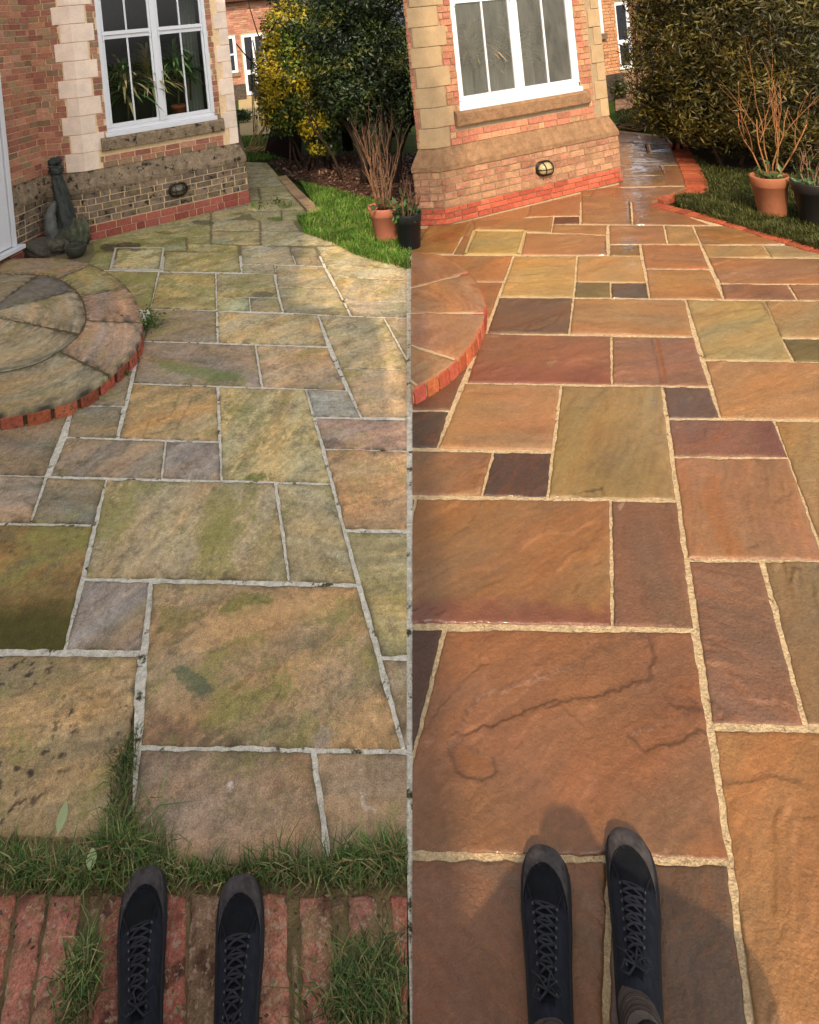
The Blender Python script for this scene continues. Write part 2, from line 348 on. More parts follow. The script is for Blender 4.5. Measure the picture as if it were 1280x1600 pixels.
        col = col * (1 - ed[..., None]) + (lin((62, 56, 36)) if jw < .02 else lin((50, 48, 40))) * ed[..., None]
        col = col * (1 - .22 * stepline[..., None])
    elif kind == 'R':
        hue = fbm(xs * 1.1 + 9, ys * 4.5 + wx, sd + 8, 4); hue2 = fbm(x * 1.6, y * 1.6 + 4, sd + 12, 3)
        col = col * (1 + np.stack([.25 * hue, -.02 * hue + .06 * hue2, -.34 * hue - .15 * hue2], -1))
        band = sm(.55, .95, np.sin((n * 3.2 + .25 * hue) * 9)) * rr.choice([0, 0, .22, .35]); col = col * (1 - band[..., None]) + (lin((158, 88, 42)) * (1 + .4 * streak)[..., None]) * band[..., None]
        pale = np.clip(stepline * sm(-.1, .3, fbm(x * 10, y * 10, sd + 2, 3)), 0, 1) * .28
        col = col * (1 - pale[..., None]) + (c0 * 1.5 + .03) * pale[..., None]
        dk = sm(.30, .55, fbm(x * 7, y * 7, sd + 31, 5, .65)) * .22
        col = col * (1 - dk[..., None] * .7)
        wet = .44 + rr.uniform(-.22, .16) + .25 * fbm(x * 1.5, y * 1.5, 77, 4)
    else:
        col = c0[None, None, :] * (1 + .4 * big + .4 * fine + .25 * fbm(x * 18, y * 18, sd + 6, 3))[..., None]
        mo = sm(-.05, .3, fbm(x * 7, y * 7, sd + 21, 6, .7)); col = col * (1 - .7 * mo[..., None]) + lin((126, 108, 76)) * .7 * mo[..., None]
        dd = sm(.15, .4, fbm(x * 11, y * 11, sd + 61, 4)) * .7; col = col * (1 - dd[..., None]) + lin((75, 48, 40)) * dd[..., None]
        z = z + .004 * fbm(x * 14, y * 14, sd + 4, 4)
    ppx, ppy = PX(x, y)
    for ft in list(feats) + FEATS[kind]:
        typ = ft[0]; P = np.array(ft[1], float)
        if ppx.max() < P[:, 0].min() - 30 or ppx.min() > P[:, 0].max() + 30 or ppy.max() < P[:, 1].min() - 30 or ppy.min() > P[:, 1].max() + 30: continue
        W = np.array([g2(*p) for p in P]); sc = 0.5 * ft[3] if len(ft) > 3 else .5
        d = polydist(W, x + .035 * sc * fbm(x * 22, y * 22, 5, 5, .6) * 2, y + .035 * sc * fbm(x * 22 + 7, y * 22, 6, 5, .6) * 2)
        if typ == 'dent':
            k = 1 - sm(-.006, .003, d); z = z - ft[2] * k; wall = np.exp(-(d / .007) ** 2)
            col = col * (1 - .34 * wall[..., None])  # step rim darkened: its edge shade is put into the colour
        else:
            s_ = ft[4] if len(ft) > 4 else .02
            k = np.clip(sm(.25, .75, 1 - sm(-s_, s_ * .8, d) + .45 * fbm(x * 48, y * 48, 8, 4, .65) + .10 * rng.normal(size=x.shape)) * (.82 + .4 * fbm(x * 30, y * 30, 8, 4)), 0, 1) * (ft[5] if len(ft) > 5 else .85)
            col = col * (1 - k[..., None]) + lin(ft[2]) * k[..., None]
            if typ == 'spots': pass
    if 'spots' in opt:
        k = sm(.20, .34, fbm(x * 26, y * 26, sd + 71, 3)) * sm(-.05, .2, fbm(x * 3.5, y * 3.5, sd + 72, 2)) * opt['spots']
        col = col * (1 - k[..., None]) + lin((50, 42, 32)) * k[..., None]
    if 'grad' in opt:                                        # another bed of colour towards one edge of the stone
        gc, side, wd = opt['grad']; dd_ = {'b': 1 - Vq, 't': Vq, 'l': Uq, 'r': 1 - Uq}[side] + .10 * fbm(x * 12, y * 5, sd + 80, 4)
        k = 1 - sm(wd * .3, wd, dd_); col = col * (1 - k[..., None]) + lin(gc) * (1 + .3 * streak)[..., None] * k[..., None]
    if kind == 'R':
        for (wpx, wpy, rx, ry, s_) in WET:
            k = np.exp(-(((ppx - wpx) / rx) ** 2 + ((ppy - wpy) / ry) ** 2)); wet = np.maximum(wet, s_ * k)
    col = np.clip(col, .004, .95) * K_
    if kind == 'R': col = col * (1 - .25 * sm(.55, .95, wet))[..., None]
    z = np.maximum(z, -.0062) + z0
    V = np.stack([x, y, z], -1).reshape(-1, 3); C = col.reshape(-1, 3); Wt = wet.reshape(-1)
    idx = np.arange(V.shape[0]).reshape(nv + 1, nu + 1)
    Fq = np.stack([idx[1:, :-1], idx[1:, 1:], idx[:-1, 1:], idx[:-1, :-1]], -1).reshape(-1, 4)
    ring = np.concatenate([idx[0, :], idx[1:, -1], idx[-1, -2::-1], idx[-2:0:-1, 0]])
    nb = len(V); sk = V[ring].copy(); sk[:, 2] = z0 - 0.035
    nx = np.roll(np.arange(len(ring)), -1)
    Fs = np.stack([ring, ring[nx], nb + nx, nb + np.arange(len(ring))], -1)
    ss.v.append(np.concatenate([V, sk])); ss.c.append(np.concatenate([C, C[ring] * .8])); ss.w.append(np.concatenate([Wt, Wt[ring]]))
    ss.f.append(np.concatenate([Fq, Fs]) + ss.n); ss.n += nb + len(sk)

def cr(ox, oy, pts): return [(ox + u * .484375, oy + v * .484375) for u, v in pts]
def ell(px, py, rx, ry, n=16, rot=0): return [(px + rx * math.cos(t) * math.cos(rot) - ry * math.sin(t) * math.sin(rot), py + rx * math.cos(t) * math.sin(rot) + ry * math.sin(t) * math.cos(rot)) for t in np.linspace(0, 2 * math.pi, n, endpoint=False)]
DARK = (46, 36, 32)
FEATS = {'L': [
    ('st', ell(172, 387, 17, 6), DARK, .9, .02, .9), ('st', ell(201, 384, 20, 6), DARK, .9, .02, .9), ('st', ell(212, 390, 10, 4), DARK, .9, .02, .8),
    ('st', ell(318, 348, 18, 4), (60, 52, 44), .9, .03, .8), ('st', ell(258, 364, 12, 3), (66, 56, 40), .9, .02, .7), ('st', ell(372, 334, 12, 2.5), (60, 55, 44), .9, .03, .6),
    ('st', ell(411, 460, 19, 5), (70, 70, 56), .7, .03, .85), ('st', ell(352, 590, 26, 9), (82, 84, 68), .9, .05, .85), ('st', ell(395, 466, 8, 3), (70, 62, 50), .7, .02, .6),
    ('st', cr(20, 340, [(430, 460), (560, 470), (720, 500), (745, 520), (640, 530), (500, 495)]), (98, 106, 56), .9, .05, .8),
    ('st', cr(20, 340, [(730, 845), (775, 825), (818, 820), (820, 845)]), (74, 86, 30), .5, .006, .85),
    ('st', cr(20, 340, [(1000, 715), (1040, 705), (1080, 742), (1010, 742)]), (86, 74, 66), .8, .02, .8),
    ('st', cr(20, 640, [(650, 640), (740, 580), (860, 595), (830, 640), (700, 690)]), (92, 96, 42), 1, .03, .75),
    ('st', cr(20, 640, [(470, 620), (560, 650), (640, 655), (520, 720), (470, 720)]), (96, 96, 44), 1, .03, .6),
    ('st', cr(20, 640, [(520, 790), (600, 690), (760, 630), (1010, 585), (1010, 670), (850, 690), (650, 770)]), (176, 140, 98), 1, .02, .6),
    ('st', cr(20, 1000, [(515, 90), (545, 78), (590, 100), (630, 130), (648, 165), (600, 176), (545, 150)]), (78, 86, 62), .6, .006, .9),
    ('st', cr(20, 1000, [(960, 290), (1010, 270), (1060, 300), (1010, 340), (950, 370)]), (140, 124, 114), 1, .03, .7),
    ('st', cr(20, 1000, [(690, 450), (712, 448), (714, 474), (694, 476)]), (196, 190, 184), .5, .012, .7),
    ('st', cr(20, 1000, [(1115, 495), (1135, 500), (1165, 560), (1140, 550)]), (182, 176, 168), .7, .02, .6),
    ('st', cr(20, 1000, [(420, 230), (520, 240), (690, 290), (620, 320), (420, 320)]), (92, 70, 62), 1.2, .05, .6),
    ('st', cr(20, 640, [(570, 420), (640, 250), (720, 250), (700, 420), (620, 490)]), (118, 112, 56), 1.4, .05, .55),
    ('st', cr(20, 640, [(330, 300), (400, 250), (420, 330), (330, 420)]), (126, 118, 64), 1.2, .05, .5),
    ('st', cr(20, 640, [(780, 400), (850, 330), (880, 545), (760, 540)]), (112, 104, 66), 1.2, .05, .55),
    ('dent', cr(20, 340, [(510, 640), (540, 560), (590, 560), (530, 680), (420, 705), (440, 660)]), .002, .6),
  ], 'R': [
    ('dent', cr(640, 900, [(135, 520), (215, 395), (330, 358), (470, 312), (560, 280), (600, 225), (640, 236), (750, 183), (768, 190), (790, 250), (780, 320), (740, 340), (600, 385), (480, 402), (360, 440), (240, 485), (170, 505)]), .0065, .7),
    ('dent', cr(640, 900, [(125, 550), (170, 525), (230, 575), (262, 582), (285, 630), (268, 650), (195, 652), (150, 620)]), .007, .4),
    ('st', cr(640, 900, [(150, 560), (180, 545), (230, 590), (262, 600), (270, 635), (200, 640), (160, 605)]), (158, 98, 44), .4, .01, .5),
    ('dent', cr(640, 900, [(710, 515), (745, 495), (830, 470), (920, 430), (1040, 440), (945, 500), (850, 540), (760, 562), (735, 545)]), .004, .6),
    ('dent', cr(640, 900, [(830, 395), (900, 400), (935, 428), (860, 425)]), .003, .5),
    ('dent', cr(640, 280, [(440, 590), (480, 583), (460, 605), (440, 606)]), -.003, .2), ('st', cr(640, 280, [(440, 592), (482, 583), (462, 606), (440, 606)]), (200, 165, 110), .2, .004, .6),
    ('dent', cr(640, 280, [(370, 490), (400, 470), (460, 440), (490, 432), (470, 462), (410, 490)]), .004, .5),
    ('st', cr(640, 280, [(445, 450), (490, 433), (470, 458)]), (150, 110, 85), .3, .01, .7),
    ('st', cr(640, 280, [(1130, 400), (1152, 395), (1165, 450), (1150, 430)]), (125, 80, 40), .4, .01, .6),
    ('dent', cr(640, 280, [(780, 510), (800, 510), (830, 650), (812, 655)]), .003, .4), ('st', cr(640, 280, [(790, 510), (808, 510), (835, 655), (815, 655)]), (170, 95, 40), .5, .02, .6),
    ('dent', cr(640, 580, [(530, 402), (565, 388), (620, 376), (626, 400), (610, 405)]), .004, .3),
    ('st', cr(640, 580, [(560, 388), (622, 376), (624, 382), (570, 393)]), (70, 45, 25), .2, .004, .8),
    ('st', cr(640, 580, [(670, 440), (690, 418), (698, 420), (682, 455)]), (205, 165, 125), .2, .004, .6),
    ('dent', cr(640, 580, [(1235, 640), (1260, 640), (1260, 690), (1235, 680)]), -.006, .4),
    ('st', cr(640, 580, [(930, 420), (985, 300), (1030, 500), (1100, 600), (1010, 600)]), (178, 106, 46), 1.4, .05, .5),
    ('st', cr(640, 580, [(110, 400), (180, 385), (230, 375), (230, 400)]), (190, 150, 105), .4, .01, .6),
    ('st', cr(640, 580, [(1050, 590), (1110, 565), (1150, 548), (1110, 580)]), (105, 66, 42), .6, .015, .6),
    ('dent', cr(640, 900, [(1000, 660), (1100, 650), (1170, 632), (1260, 660), (1260, 664), (1170, 640), (1100, 660), (1000, 668)]), .004, .3),
  ], 'B': []}
WET = [(1005, 255, 70, 70, 1.0), (985, 320, 60, 50, 1.0), (980, 380, 30, 20, .95), (700, 372, 50, 16, .98), (955, 385, 30, 18, .9), (940, 330, 60, 16, .85), (760, 340, 60, 10, .85), (800, 420, 60, 30, .62)]

LS = SlabSet(); RS = SlabSet()
L1 = lambda *p: cr(20, 340, p); L2 = lambda *p: cr(20, 640, p); L3 = lambda *p: cr(20, 1000, p); L4 = lambda *p: cr(20, 1240, p)
A1 = lambda *p: cr(640, 280, p); A2 = lambda *p: cr(640, 580, p); A3 = lambda *p: cr(640, 900, p); A4 = lambda *p: cr(640, 1240, p)
def ls(q, c, amt=.5, **k): slab(LS, q, c, 'L', amt=amt, **k)
def rs(q, c, **k): slab(RS, q, c, 'R', **k)
# before: far rows, up to the house and round its corner
far_l = [([(383, 252), (418, 254), (432, 270), (383, 272)], (156, 146, 112)), ([(383, 272), (432, 270), (446, 290), (383, 294)], (150, 140, 108)),
         ([(383, 294), (404, 293), (407, 312), (384, 314)], (138, 130, 100)), ([(404, 293), (446, 290), (462, 310), (407, 312)], (146, 138, 102)),
         ([(384, 314), (462, 310), (478, 328), (384, 330)], (152, 140, 102)), ([(200, 355), (330, 330), (330, 352), (190, 368)], (150, 140, 98)), ([(330, 330), (384, 318), (400, 330), (330, 352)], (142, 132, 98)),
         ([(384, 330), (440, 328), (440, 344), (400, 344)], (146, 134, 98)), ([(440, 328), (478, 328), (480, 344), (440, 344)], (140, 132, 96))]
for q, c in far_l: ls(q, c, .55)
for q, c, a in [
    (L1((340, 42), (640, 10), (640, 60), (255, 80)), (146, 138, 90), .8), (L1((255, 76), (562, 60), (562, 106), (258, 109)), (140, 130, 84), .9),
    (L1((640, 8), (795, 5), (800, 42), (640, 42)), (152, 138, 102), .5), (L1((795, 5), (905, 5), (930, 45), (800, 42)), (146, 132, 100), .5),
    (L1((640, 42), (800, 42), (800, 88), (640, 84)), (150, 136, 98), .5), (L1((800, 42), (945, 45), (1078, 88), (800, 90)), (152, 138, 104), .4),
    (L1((562, 62), (640, 60), (640, 84), (562, 82)), (140, 132, 90), .6), (L1((562, 82), (728, 88), (730, 112), (562, 110)), (150, 138, 92), .7),
    (L1((268, 110), (332, 112), (312, 168), (225, 168)), (134, 126, 82), .8), (L1((338, 104), (484, 102), (474, 164), (322, 162)), (164, 150, 104), .5),
    (L1((490, 110), (730, 110), (738, 176), (484, 172)), (150, 136, 90), .7), (L1((225, 168), (470, 173), (445, 296), (160, 296)), (136, 122, 76), .85),
    (L1((472, 174), (655, 178), (658, 298), (442, 293)), (154, 134, 84), .7), (L1((655, 178), (843, 182), (858, 257), (657, 255)), (148, 132, 90), .6),
    (L1((657, 255), (763, 257), (767, 301), (658, 299)), (156, 148, 104), .5), (L1((763, 257), (858, 258), (872, 304), (767, 301)), (136, 124, 98), .4),
    (L1((733, 88), (892, 92), (914, 152), (740, 150)), (152, 140, 112), .3), (L1((740, 150), (845, 152), (850, 181), (738, 178)), (146, 132, 104), .4),
    (L1((892, 92), (977, 96), (1003, 155), (914, 152)), (134, 120, 94), .4), (L1((846, 153), (1003, 156), (1042, 228), (852, 222)), (150, 132, 100), .4),
    (L1((853, 222), (1046, 228), (1090, 316), (873, 305)), (140, 126, 94), .5), (L1((979, 92), (1088, 90), (1275, 161), (1008, 156)), (164, 146, 108), .4),
    (L1((1008, 156), (1262, 160), (1340, 202), (1028, 190)), (168, 148, 110), .35), (L1((1028, 190), (1340, 202), (1420, 278), (1066, 265)), (160, 138, 102), .4),
    (L1((1066, 265), (1420, 276), (1460, 328), (1092, 316)), (152, 132, 106), .3),
    (L1((442, 293), (657, 299), (660, 402), (418, 396)), (136, 116, 90), .45), (L1((660, 301), (985, 312), (1015, 414), (662, 403)), (164, 140, 98), .3),
    (L1((985, 313), (1196, 320), (1290, 490), (1055, 484)), (162, 140, 102), .4), (L1((1196, 320), (1460, 326), (1570, 496), (1290, 490)), (148, 126, 100), .4),
    (L1((416, 397), (783, 409), (804, 546), (386, 532)), (142, 120, 98), .35), (L1((783, 410), (1017, 417), (1078, 556), (805, 546)), (160, 130, 96), .4),
    (L1((1055, 485), (1570, 494), (1700, 650), (1125, 642)), (162, 132, 96), .35),
    (L1((200, 520), (392, 470), (362, 606), (215, 604)), (132, 114, 88), .4), (L1((386, 533), (660, 542), (666, 720), (340, 710)), (160, 128, 84), .45),
    (L1((664, 543), (945, 552), (1030, 856), (673, 845)), (168, 146, 98), .45), (L1((945, 553), (1082, 557), (1124, 644), (973, 641)), (150, 140, 122), .2),
    (L1((973, 643), (1420, 652), (1480, 755), (1004, 744)), (158, 126, 108), .25), (L1((1004, 746), (1480, 754), (1620, 1010), (1070, 1003)), (170, 130, 88), .25),
    (L1((194, 608), (357, 607), (335, 710), (172, 706)), (132, 116, 90), .35), (L1((-60, 606), (190, 610), (105, 832), (-200, 826)), (134, 112, 86), .35),
    (L1((172, 707), (494, 717), (480, 841), (118, 832)), (144, 122, 98), .25), (L1((494, 718), (668, 723), (674, 846), (480, 841)), (140, 124, 110), .12),
    (L2((-200, 207), (107, 213), (56, 365), (-300, 360)), (152, 128, 104), .2), (L2((110, 215), (302, 221), (262, 370), (56, 365)), (134, 118, 92), .35),
    (L2((302, 222), (846, 232), (892, 553), (230, 542)), (160, 138, 102), .55), (L2((848, 232), (1028, 237), (1114, 562), (892, 553)), (158, 138, 98), .35),
    (L2((1070, 387), (1560, 396), (1760, 806), (1185, 795)), (146, 132, 92), .5), (L2((-300, 362), (262, 371), (166, 773), (-520, 770)), (134, 100, 50), .75),
    (L2((230, 544), (444, 550), (416, 776), (166, 773)), (142, 124, 108), .08), (L2((446, 552), (1114, 563), (1264, 1098), (408, 1086)), (150, 118, 80), .55),
    (L2((1185, 797), (1760, 806), (1900, 1110), (1262, 1098)), (144, 118, 90), .4), (L3((-420, 38), (412, 44), (345, 640), (-600, 640)), (148, 122, 84), .45),
    (L3((408, 345), (968, 350), (1020, 722), (362, 735)), (140, 112, 86), .3), (L3((970, 352), (1460, 358), (1560, 706), (1020, 700)), (134, 114, 92), .3)]:
    o = {}
    if c == (148, 122, 84): o = {'spots': .9, 'dir': .1}
    elif c == (134, 100, 50): o = {'spots': .5, 'grad': ((70, 64, 26), 'b', .5)}
    elif c == (150, 118, 80): o = {'dir': .45, 'spots': .25}
    elif c == (168, 146, 98): o = {'dir': 1.2}
    elif c == (160, 138, 102): o = {'dir': 1.3, 'spots': .25}
    ls(q, c, a, opt=o)
# brick row at the near edge
for (a0, a1, b0, b1), c in [((-84, 14, -160, -62), (160, 92, 70)), ((22, 112, -56, 40), (166, 100, 80)), ((116, 226, 44, 150), (164, 100, 82)), ((244, 280, 172, 232), (120, 96, 66)), ((284, 374, 238, 340), (164, 96, 78)), ((378, 458, 346, 464), (150, 100, 78)), ((462, 566, 470, 552), (166, 94, 74)), ((570, 694, 556, 660), (134, 102, 76)),
        ((698, 784, 664, 772), (152, 96, 74)), ((788, 886, 778, 894), (162, 102, 78)), ((890, 914, 898, 930), (128, 106, 72)), ((918, 1024, 934, 1052), (160, 98, 78)), ((1028, 1070, 1056, 1100), (130, 104, 74)), ((1074, 1172, 1104, 1226), (158, 98, 82)), ((1178, 1206, 1232, 1258), (118, 94, 62)), ((1210, 1314, 1262, 1382), (166, 90, 72))]:
    slab(LS, L4((a0, random.uniform(300, 312)), (a1, random.uniform(300, 312)), (b1, 790), (b0, 790)), c, 'B', gap=.0022, z0=-.011 - (.003 if a1 - a0 < 50 else 0), rough=1.3)
LSo = LS.build('mossy_patio', M['stone_l']); tag(LSo, kind='structure'); cut(LSo, 635.5, True)
# the brick row gets its own lichen-speckled material
me = LSo.data; me.materials.append(M['lichen_brick'])
pyb = g2(300, 1384)[1]
for p in me.polygons:
    if p.center.y < pyb: p.material_index = 1

# after: the washed half
for q, c, o in [
    ([(960, 206), (1040, 214), (1050, 226), (962, 222)], (150, 120, 96), {}), ([(962, 222), (1010, 224), (1015, 240), (964, 240)], (150, 118, 92), {}), ([(1010, 224), (1050, 226), (1062, 240), (1015, 240)], (156, 120, 90), {}),
    ([(964, 240), (1062, 240), (1076, 258), (966, 258)], (158, 118, 84), {}), ([(966, 258), (1034, 258), (1040, 274), (968, 274)], (160, 118, 82), {}), ([(1034, 258), (1068, 258), (1078, 290), (1040, 290)], (170, 110, 72), {}),
    ([(968, 274), (1040, 274), (1045, 290), (966, 292)], (172, 126, 82), {}), ([(930, 294), (1078, 291), (1015, 318), (920, 310)], (170, 112, 74), {}),
    (A1((60, 150), (195, 139), (140, 240), (0, 240)), (190, 122, 40), {}), (A1((196, 140), (212, 150), (178, 244), (140, 242)), (180, 120, 60), {}),
    (A1((213, 166), (372, 167), (350, 240), (182, 240)), (194, 160, 84), {}), (A1((200, 133), (466, 119), (458, 171), (212, 160)), (186, 122, 66), {}),
    (A1((390, 85), (552, 52), (551, 118), (378, 121)), (186, 120, 72), {}), (A1((466, 120), (549, 119), (549, 144), (462, 144)), (110, 66, 44), {}),
    (A1((552, 38), (640, 24), (712, 54), (552, 52)), (176, 116, 70), {}), (A1((553, 53), (713, 55), (719, 146), (553, 144)), (176, 122, 74), {}), (A1((462, 145), (638, 147), (636, 180), (456, 172)), (186, 124, 70), {}),
    (A1((374, 172), (636, 181), (640, 244), (357, 243)), (186, 124, 74), {}), (A1((642, 147), (820, 148), (832, 209), (644, 209)), (180, 118, 72), {}), (A1((644, 210), (743, 210), (746, 246), (644, 246)), (150, 104, 50), {}),
    (A1((822, 149), (914, 150), (940, 209), (832, 209)), (184, 134, 74), {}), (A1((715, 58), (776, 74), (975, 147), (720, 146)), (168, 108, 66), {}), (A1((915, 150), (1100, 148), (1230, 210), (940, 210)), (178, 118, 66), {}),
    (A1((940, 211), (1140, 212), (1166, 251), (961, 251)), (190, 136, 76), {}), (A1((1140, 212), (1330, 213), (1390, 253), (1166, 252)), (176, 140, 88), {}),
    (A1((961, 252), (1390, 254), (1450, 339), (1000, 335)), (178, 116, 72), {}), (A1((1000, 336), (1220, 338), (1251, 389), (1013, 386)), (160, 98, 64), {}), (A1((1220, 338), (1450, 340), (1500, 391), (1251, 389)), (170, 112, 72), {}),
    (A1((60, 244), (335, 246), (304, 330), (60, 328)), (196, 124, 66), {}), (A1((60, 330), (303, 331), (258, 450), (60, 450)), (188, 112, 60), {}), (A1((337, 247), (540, 247), (529, 380), (290, 378)), (212, 156, 84), {}),
    (A1((541, 247), (746, 247), (765, 332), (535, 330)), (206, 146, 80), {}), (A1((535, 331), (648, 332), (650, 381), (529, 380)), (136, 112, 64), {}), (A1((648, 332), (765, 332), (774, 383), (650, 381)), (104, 80, 66), {}),
    (A1((746, 210), (938, 211), (969, 290), (759, 288)), (190, 116, 68), {}), (A1((760, 288), (970, 291), (1013, 386), (774, 384)), (188, 128, 66), {}),
    (A1((288, 380), (528, 382), (515, 498), (248, 496)), (132, 92, 68), {'dir': .3}), (A1((529, 383), (890, 387), (916, 505), (516, 498)), (186, 130, 78), {}),
    (A1((890, 388), (1148, 390), (1236, 586), (950, 580)), (186, 148, 86), {}), (A1((1142, 390), (1500, 392), (1560, 512), (1198, 511)), (184, 136, 80), {}), (A1((1199, 512), (1560, 514), (1600, 594), (1240, 588)), (122, 100, 50), {}),
    (A1((234, 497), (650, 504), (653, 661), (183, 655)), (162, 98, 68), {'grad': ((154, 92, 66), 'b', .5)}), (A1((652, 505), (918, 508), (968, 666), (653, 661)), (168, 106, 76), {}),
    (A1((950, 582), (1600, 592), (1700, 778), (1003, 768)), (194, 130, 72), {}), (A1((-20, 560), (232, 500), (130, 745), (-30, 742)), (140, 88, 60), {}),
    (A2((178, 36), (489, 42), (461, 256), (90, 248)), (192, 132, 78), {}), (A2((490, 44), (815, 47), (862, 414), (445, 405)), (170, 128, 68), {'dir': .9}),
    (A2((815, 47), (968, 50), (1003, 150), (832, 150)), (116, 82, 66), {}), (A2((833, 152), (1174, 155), (1223, 276), (850, 273)), (150, 94, 72), {'grad': ((134, 84, 66), 'r', .3)}),
    (A2((850, 275), (1224, 278), (1340, 610), (896, 602)), (180, 114, 68), {'dir': 1.0}), (A2((1175, 157), (1600, 162), (1800, 612), (1340, 608)), (186, 132, 66), {}),
    (A2((-40, 126), (130, 126), (90, 246), (-60, 244)), (108, 78, 54), {'dir': .5}), (A2((-160, 248), (270, 257), (232, 401), (-200, 396)), (168, 112, 74), {}), (A2((271, 258), (461, 260), (445, 405), (232, 401)), (94, 64, 52), {}),
    (A2((-60, 406), (20, 407), (-70, 815), (-200, 812)), (160, 106, 66), {}), (A2((21, 407), (648, 413), (653, 820), (-66, 812)), (168, 106, 48), {'grad': ((142, 86, 58), 'b', .2)}), (A2((649, 415), (865, 417), (919, 829), (654, 822)), (148, 94, 62), {'dir': 1.3}),
    (A3((-160, 160), (113, 165), (-70, 905), (-300, 905)), (98, 62, 42), {}), (A3((115, 166), (915, 172), (1036, 916), (-70, 888)), (164, 98, 54), {'dir': .35}),
    (A3((897, -56), (1134, -53), (1277, 482), (972, 476)), (152, 98, 68), {'dir': -.6}), (A3((1137, -54), (1600, -48), (1800, 490), (1278, 482)), (150, 112, 66), {'dir': .8}),
    (A3((976, 486), (1900, 506), (2200, 1500), (1110, 1480)), (186, 118, 56), {'dir': .6}),
    (A4((-150, 200), (642, 206), (632, 900), (-420, 900)), (156, 98, 66), {'dir': -.7}), (A4((643, 207), (1028, 214), (1124, 900), (633, 900)), (118, 82, 56), {'dir': 1.0})]:
    rs(q, c, opt=o, rough=1.25 if c in ((150, 112, 66), (108, 78, 54)) else 1.0)
for q, c in [(A1((1392, 213), (1700, 214), (1800, 254), (1452, 253)), (178, 124, 80)), (A1((1456, 255), (1800, 256), (1900, 340), (1504, 339)), (182, 120, 76)), (A1((1506, 341), (1900, 342), (1960, 391), (1562, 391)), (164, 106, 72)), (A1((1564, 393), (1960, 393), (2180, 594), (1606, 592)), (184, 132, 78)), (A1((1606, 594), (2180, 596), (2300, 780), (1704, 778)), (174, 110, 70)),
             (A2((1604, 162), (2300, 166), (2600, 616), (1806, 612)), (170, 112, 72)), (A3((1606, -46), (2500, -40), (2900, 500), (1806, 490)), (182, 126, 74))]: rs(q, c)
RSo = RS.build('washed_patio', M['stone_r']); tag(RSo, kind='structure'); cut(RSo, 644.5, False)

# mortar beds under the stones
lp = [(635.5, 1340), (205, 1345), (210, 1100), (-400, 1090), (-400, 560), (-100, 400), (100, 384), (160, 378), (392, 318), (385, 256), (418, 256), (445, 288), (474, 326), (466, 345), (482, 366), (525, 384), (565, 403), (605, 416), (635.5, 424)]
rp = [(644.5, 1800), (1800, 1800), (1800, 560), (1262, 388), (1010, 318), (1078, 291), (1062, 240), (1042, 212), (966, 203), (972, 284), (700, 346), (644.5, 352)]
poly_sheet('pale_mortar', pxpoly(lp), -.0070, M['mortar_l'], (1, 1, 1))
poly_sheet('dirty_mortar', pxpoly([(-400, 470), (-100, 396), (100, 384), (160, 378), (392, 318), (385, 256), (418, 256), (445, 288), (474, 326), (466, 345), (482, 366), (525, 384), (560, 401), (450, 398), (230, 400)]), -.0062, M['stone_l'], lin((122, 112, 80)) * .9)
poly_sheet('buff_mortar', pxpoly(rp), -.0072, M['mortar_r'], (1, 1, 1))
poly_sheet('mortar_line', [g2(635.5, 1340), g2(635.5, 414), g2(644.5, 352), g2(644.5, 1800)], -.0085, M['mortar_l'], (1, 1, 1))
poly_sheet('edge_soil', [g2(635.5, 1080), g2(-500, 1080), g2(-600, 1900), g2(635.5, 1900)], -.0185, M['soil'], lin((124, 106, 74)) * .95)

poly_sheet('sandy_bedding', pxpoly([(650, 358), (699, 352.5), (972, 286), (960, 300), (760, 356), (700, 376), (650, 376)]), -.0060, M['stone_l'], lin((190, 130, 80)) * KR)
# metal tray round the recessed cover, both halves
def tray(px, name, label, c):
    t = MB(); P = [g2(*p) for p in px]
    ctr = sum(P) / 4
    for k in range(4):
        a, b = P[k], P[(k + 1) % 4]; d = (b - a) / np.hypot(*(b - a)); n = np.array([-d[1], d[0]])
        if n @ (ctr - a) < 0: n = -n
        t.box((*(a), -.012), (*(b - a), 0), (*(n * .022), 0), (0, 0, .018), c)
    o = t.build(name, M['plain']); tag(o, label, 'drain cover frame'); return o
tray(L1((330, 98), (490, 97), (480, 170), (312, 168)), 'inspection_cover_frame', 'pale rectangular frame of a recessed cover in the mossy paving near the fountain', lin((206, 198, 180)) * .8)
tray(A1((206, 163), (378, 164), (354, 244), (176, 243)), 'inspection_cover_frame', 'buff rectangular frame of a recessed cover in the washed orange paving', lin((224, 190, 130)) * .6)

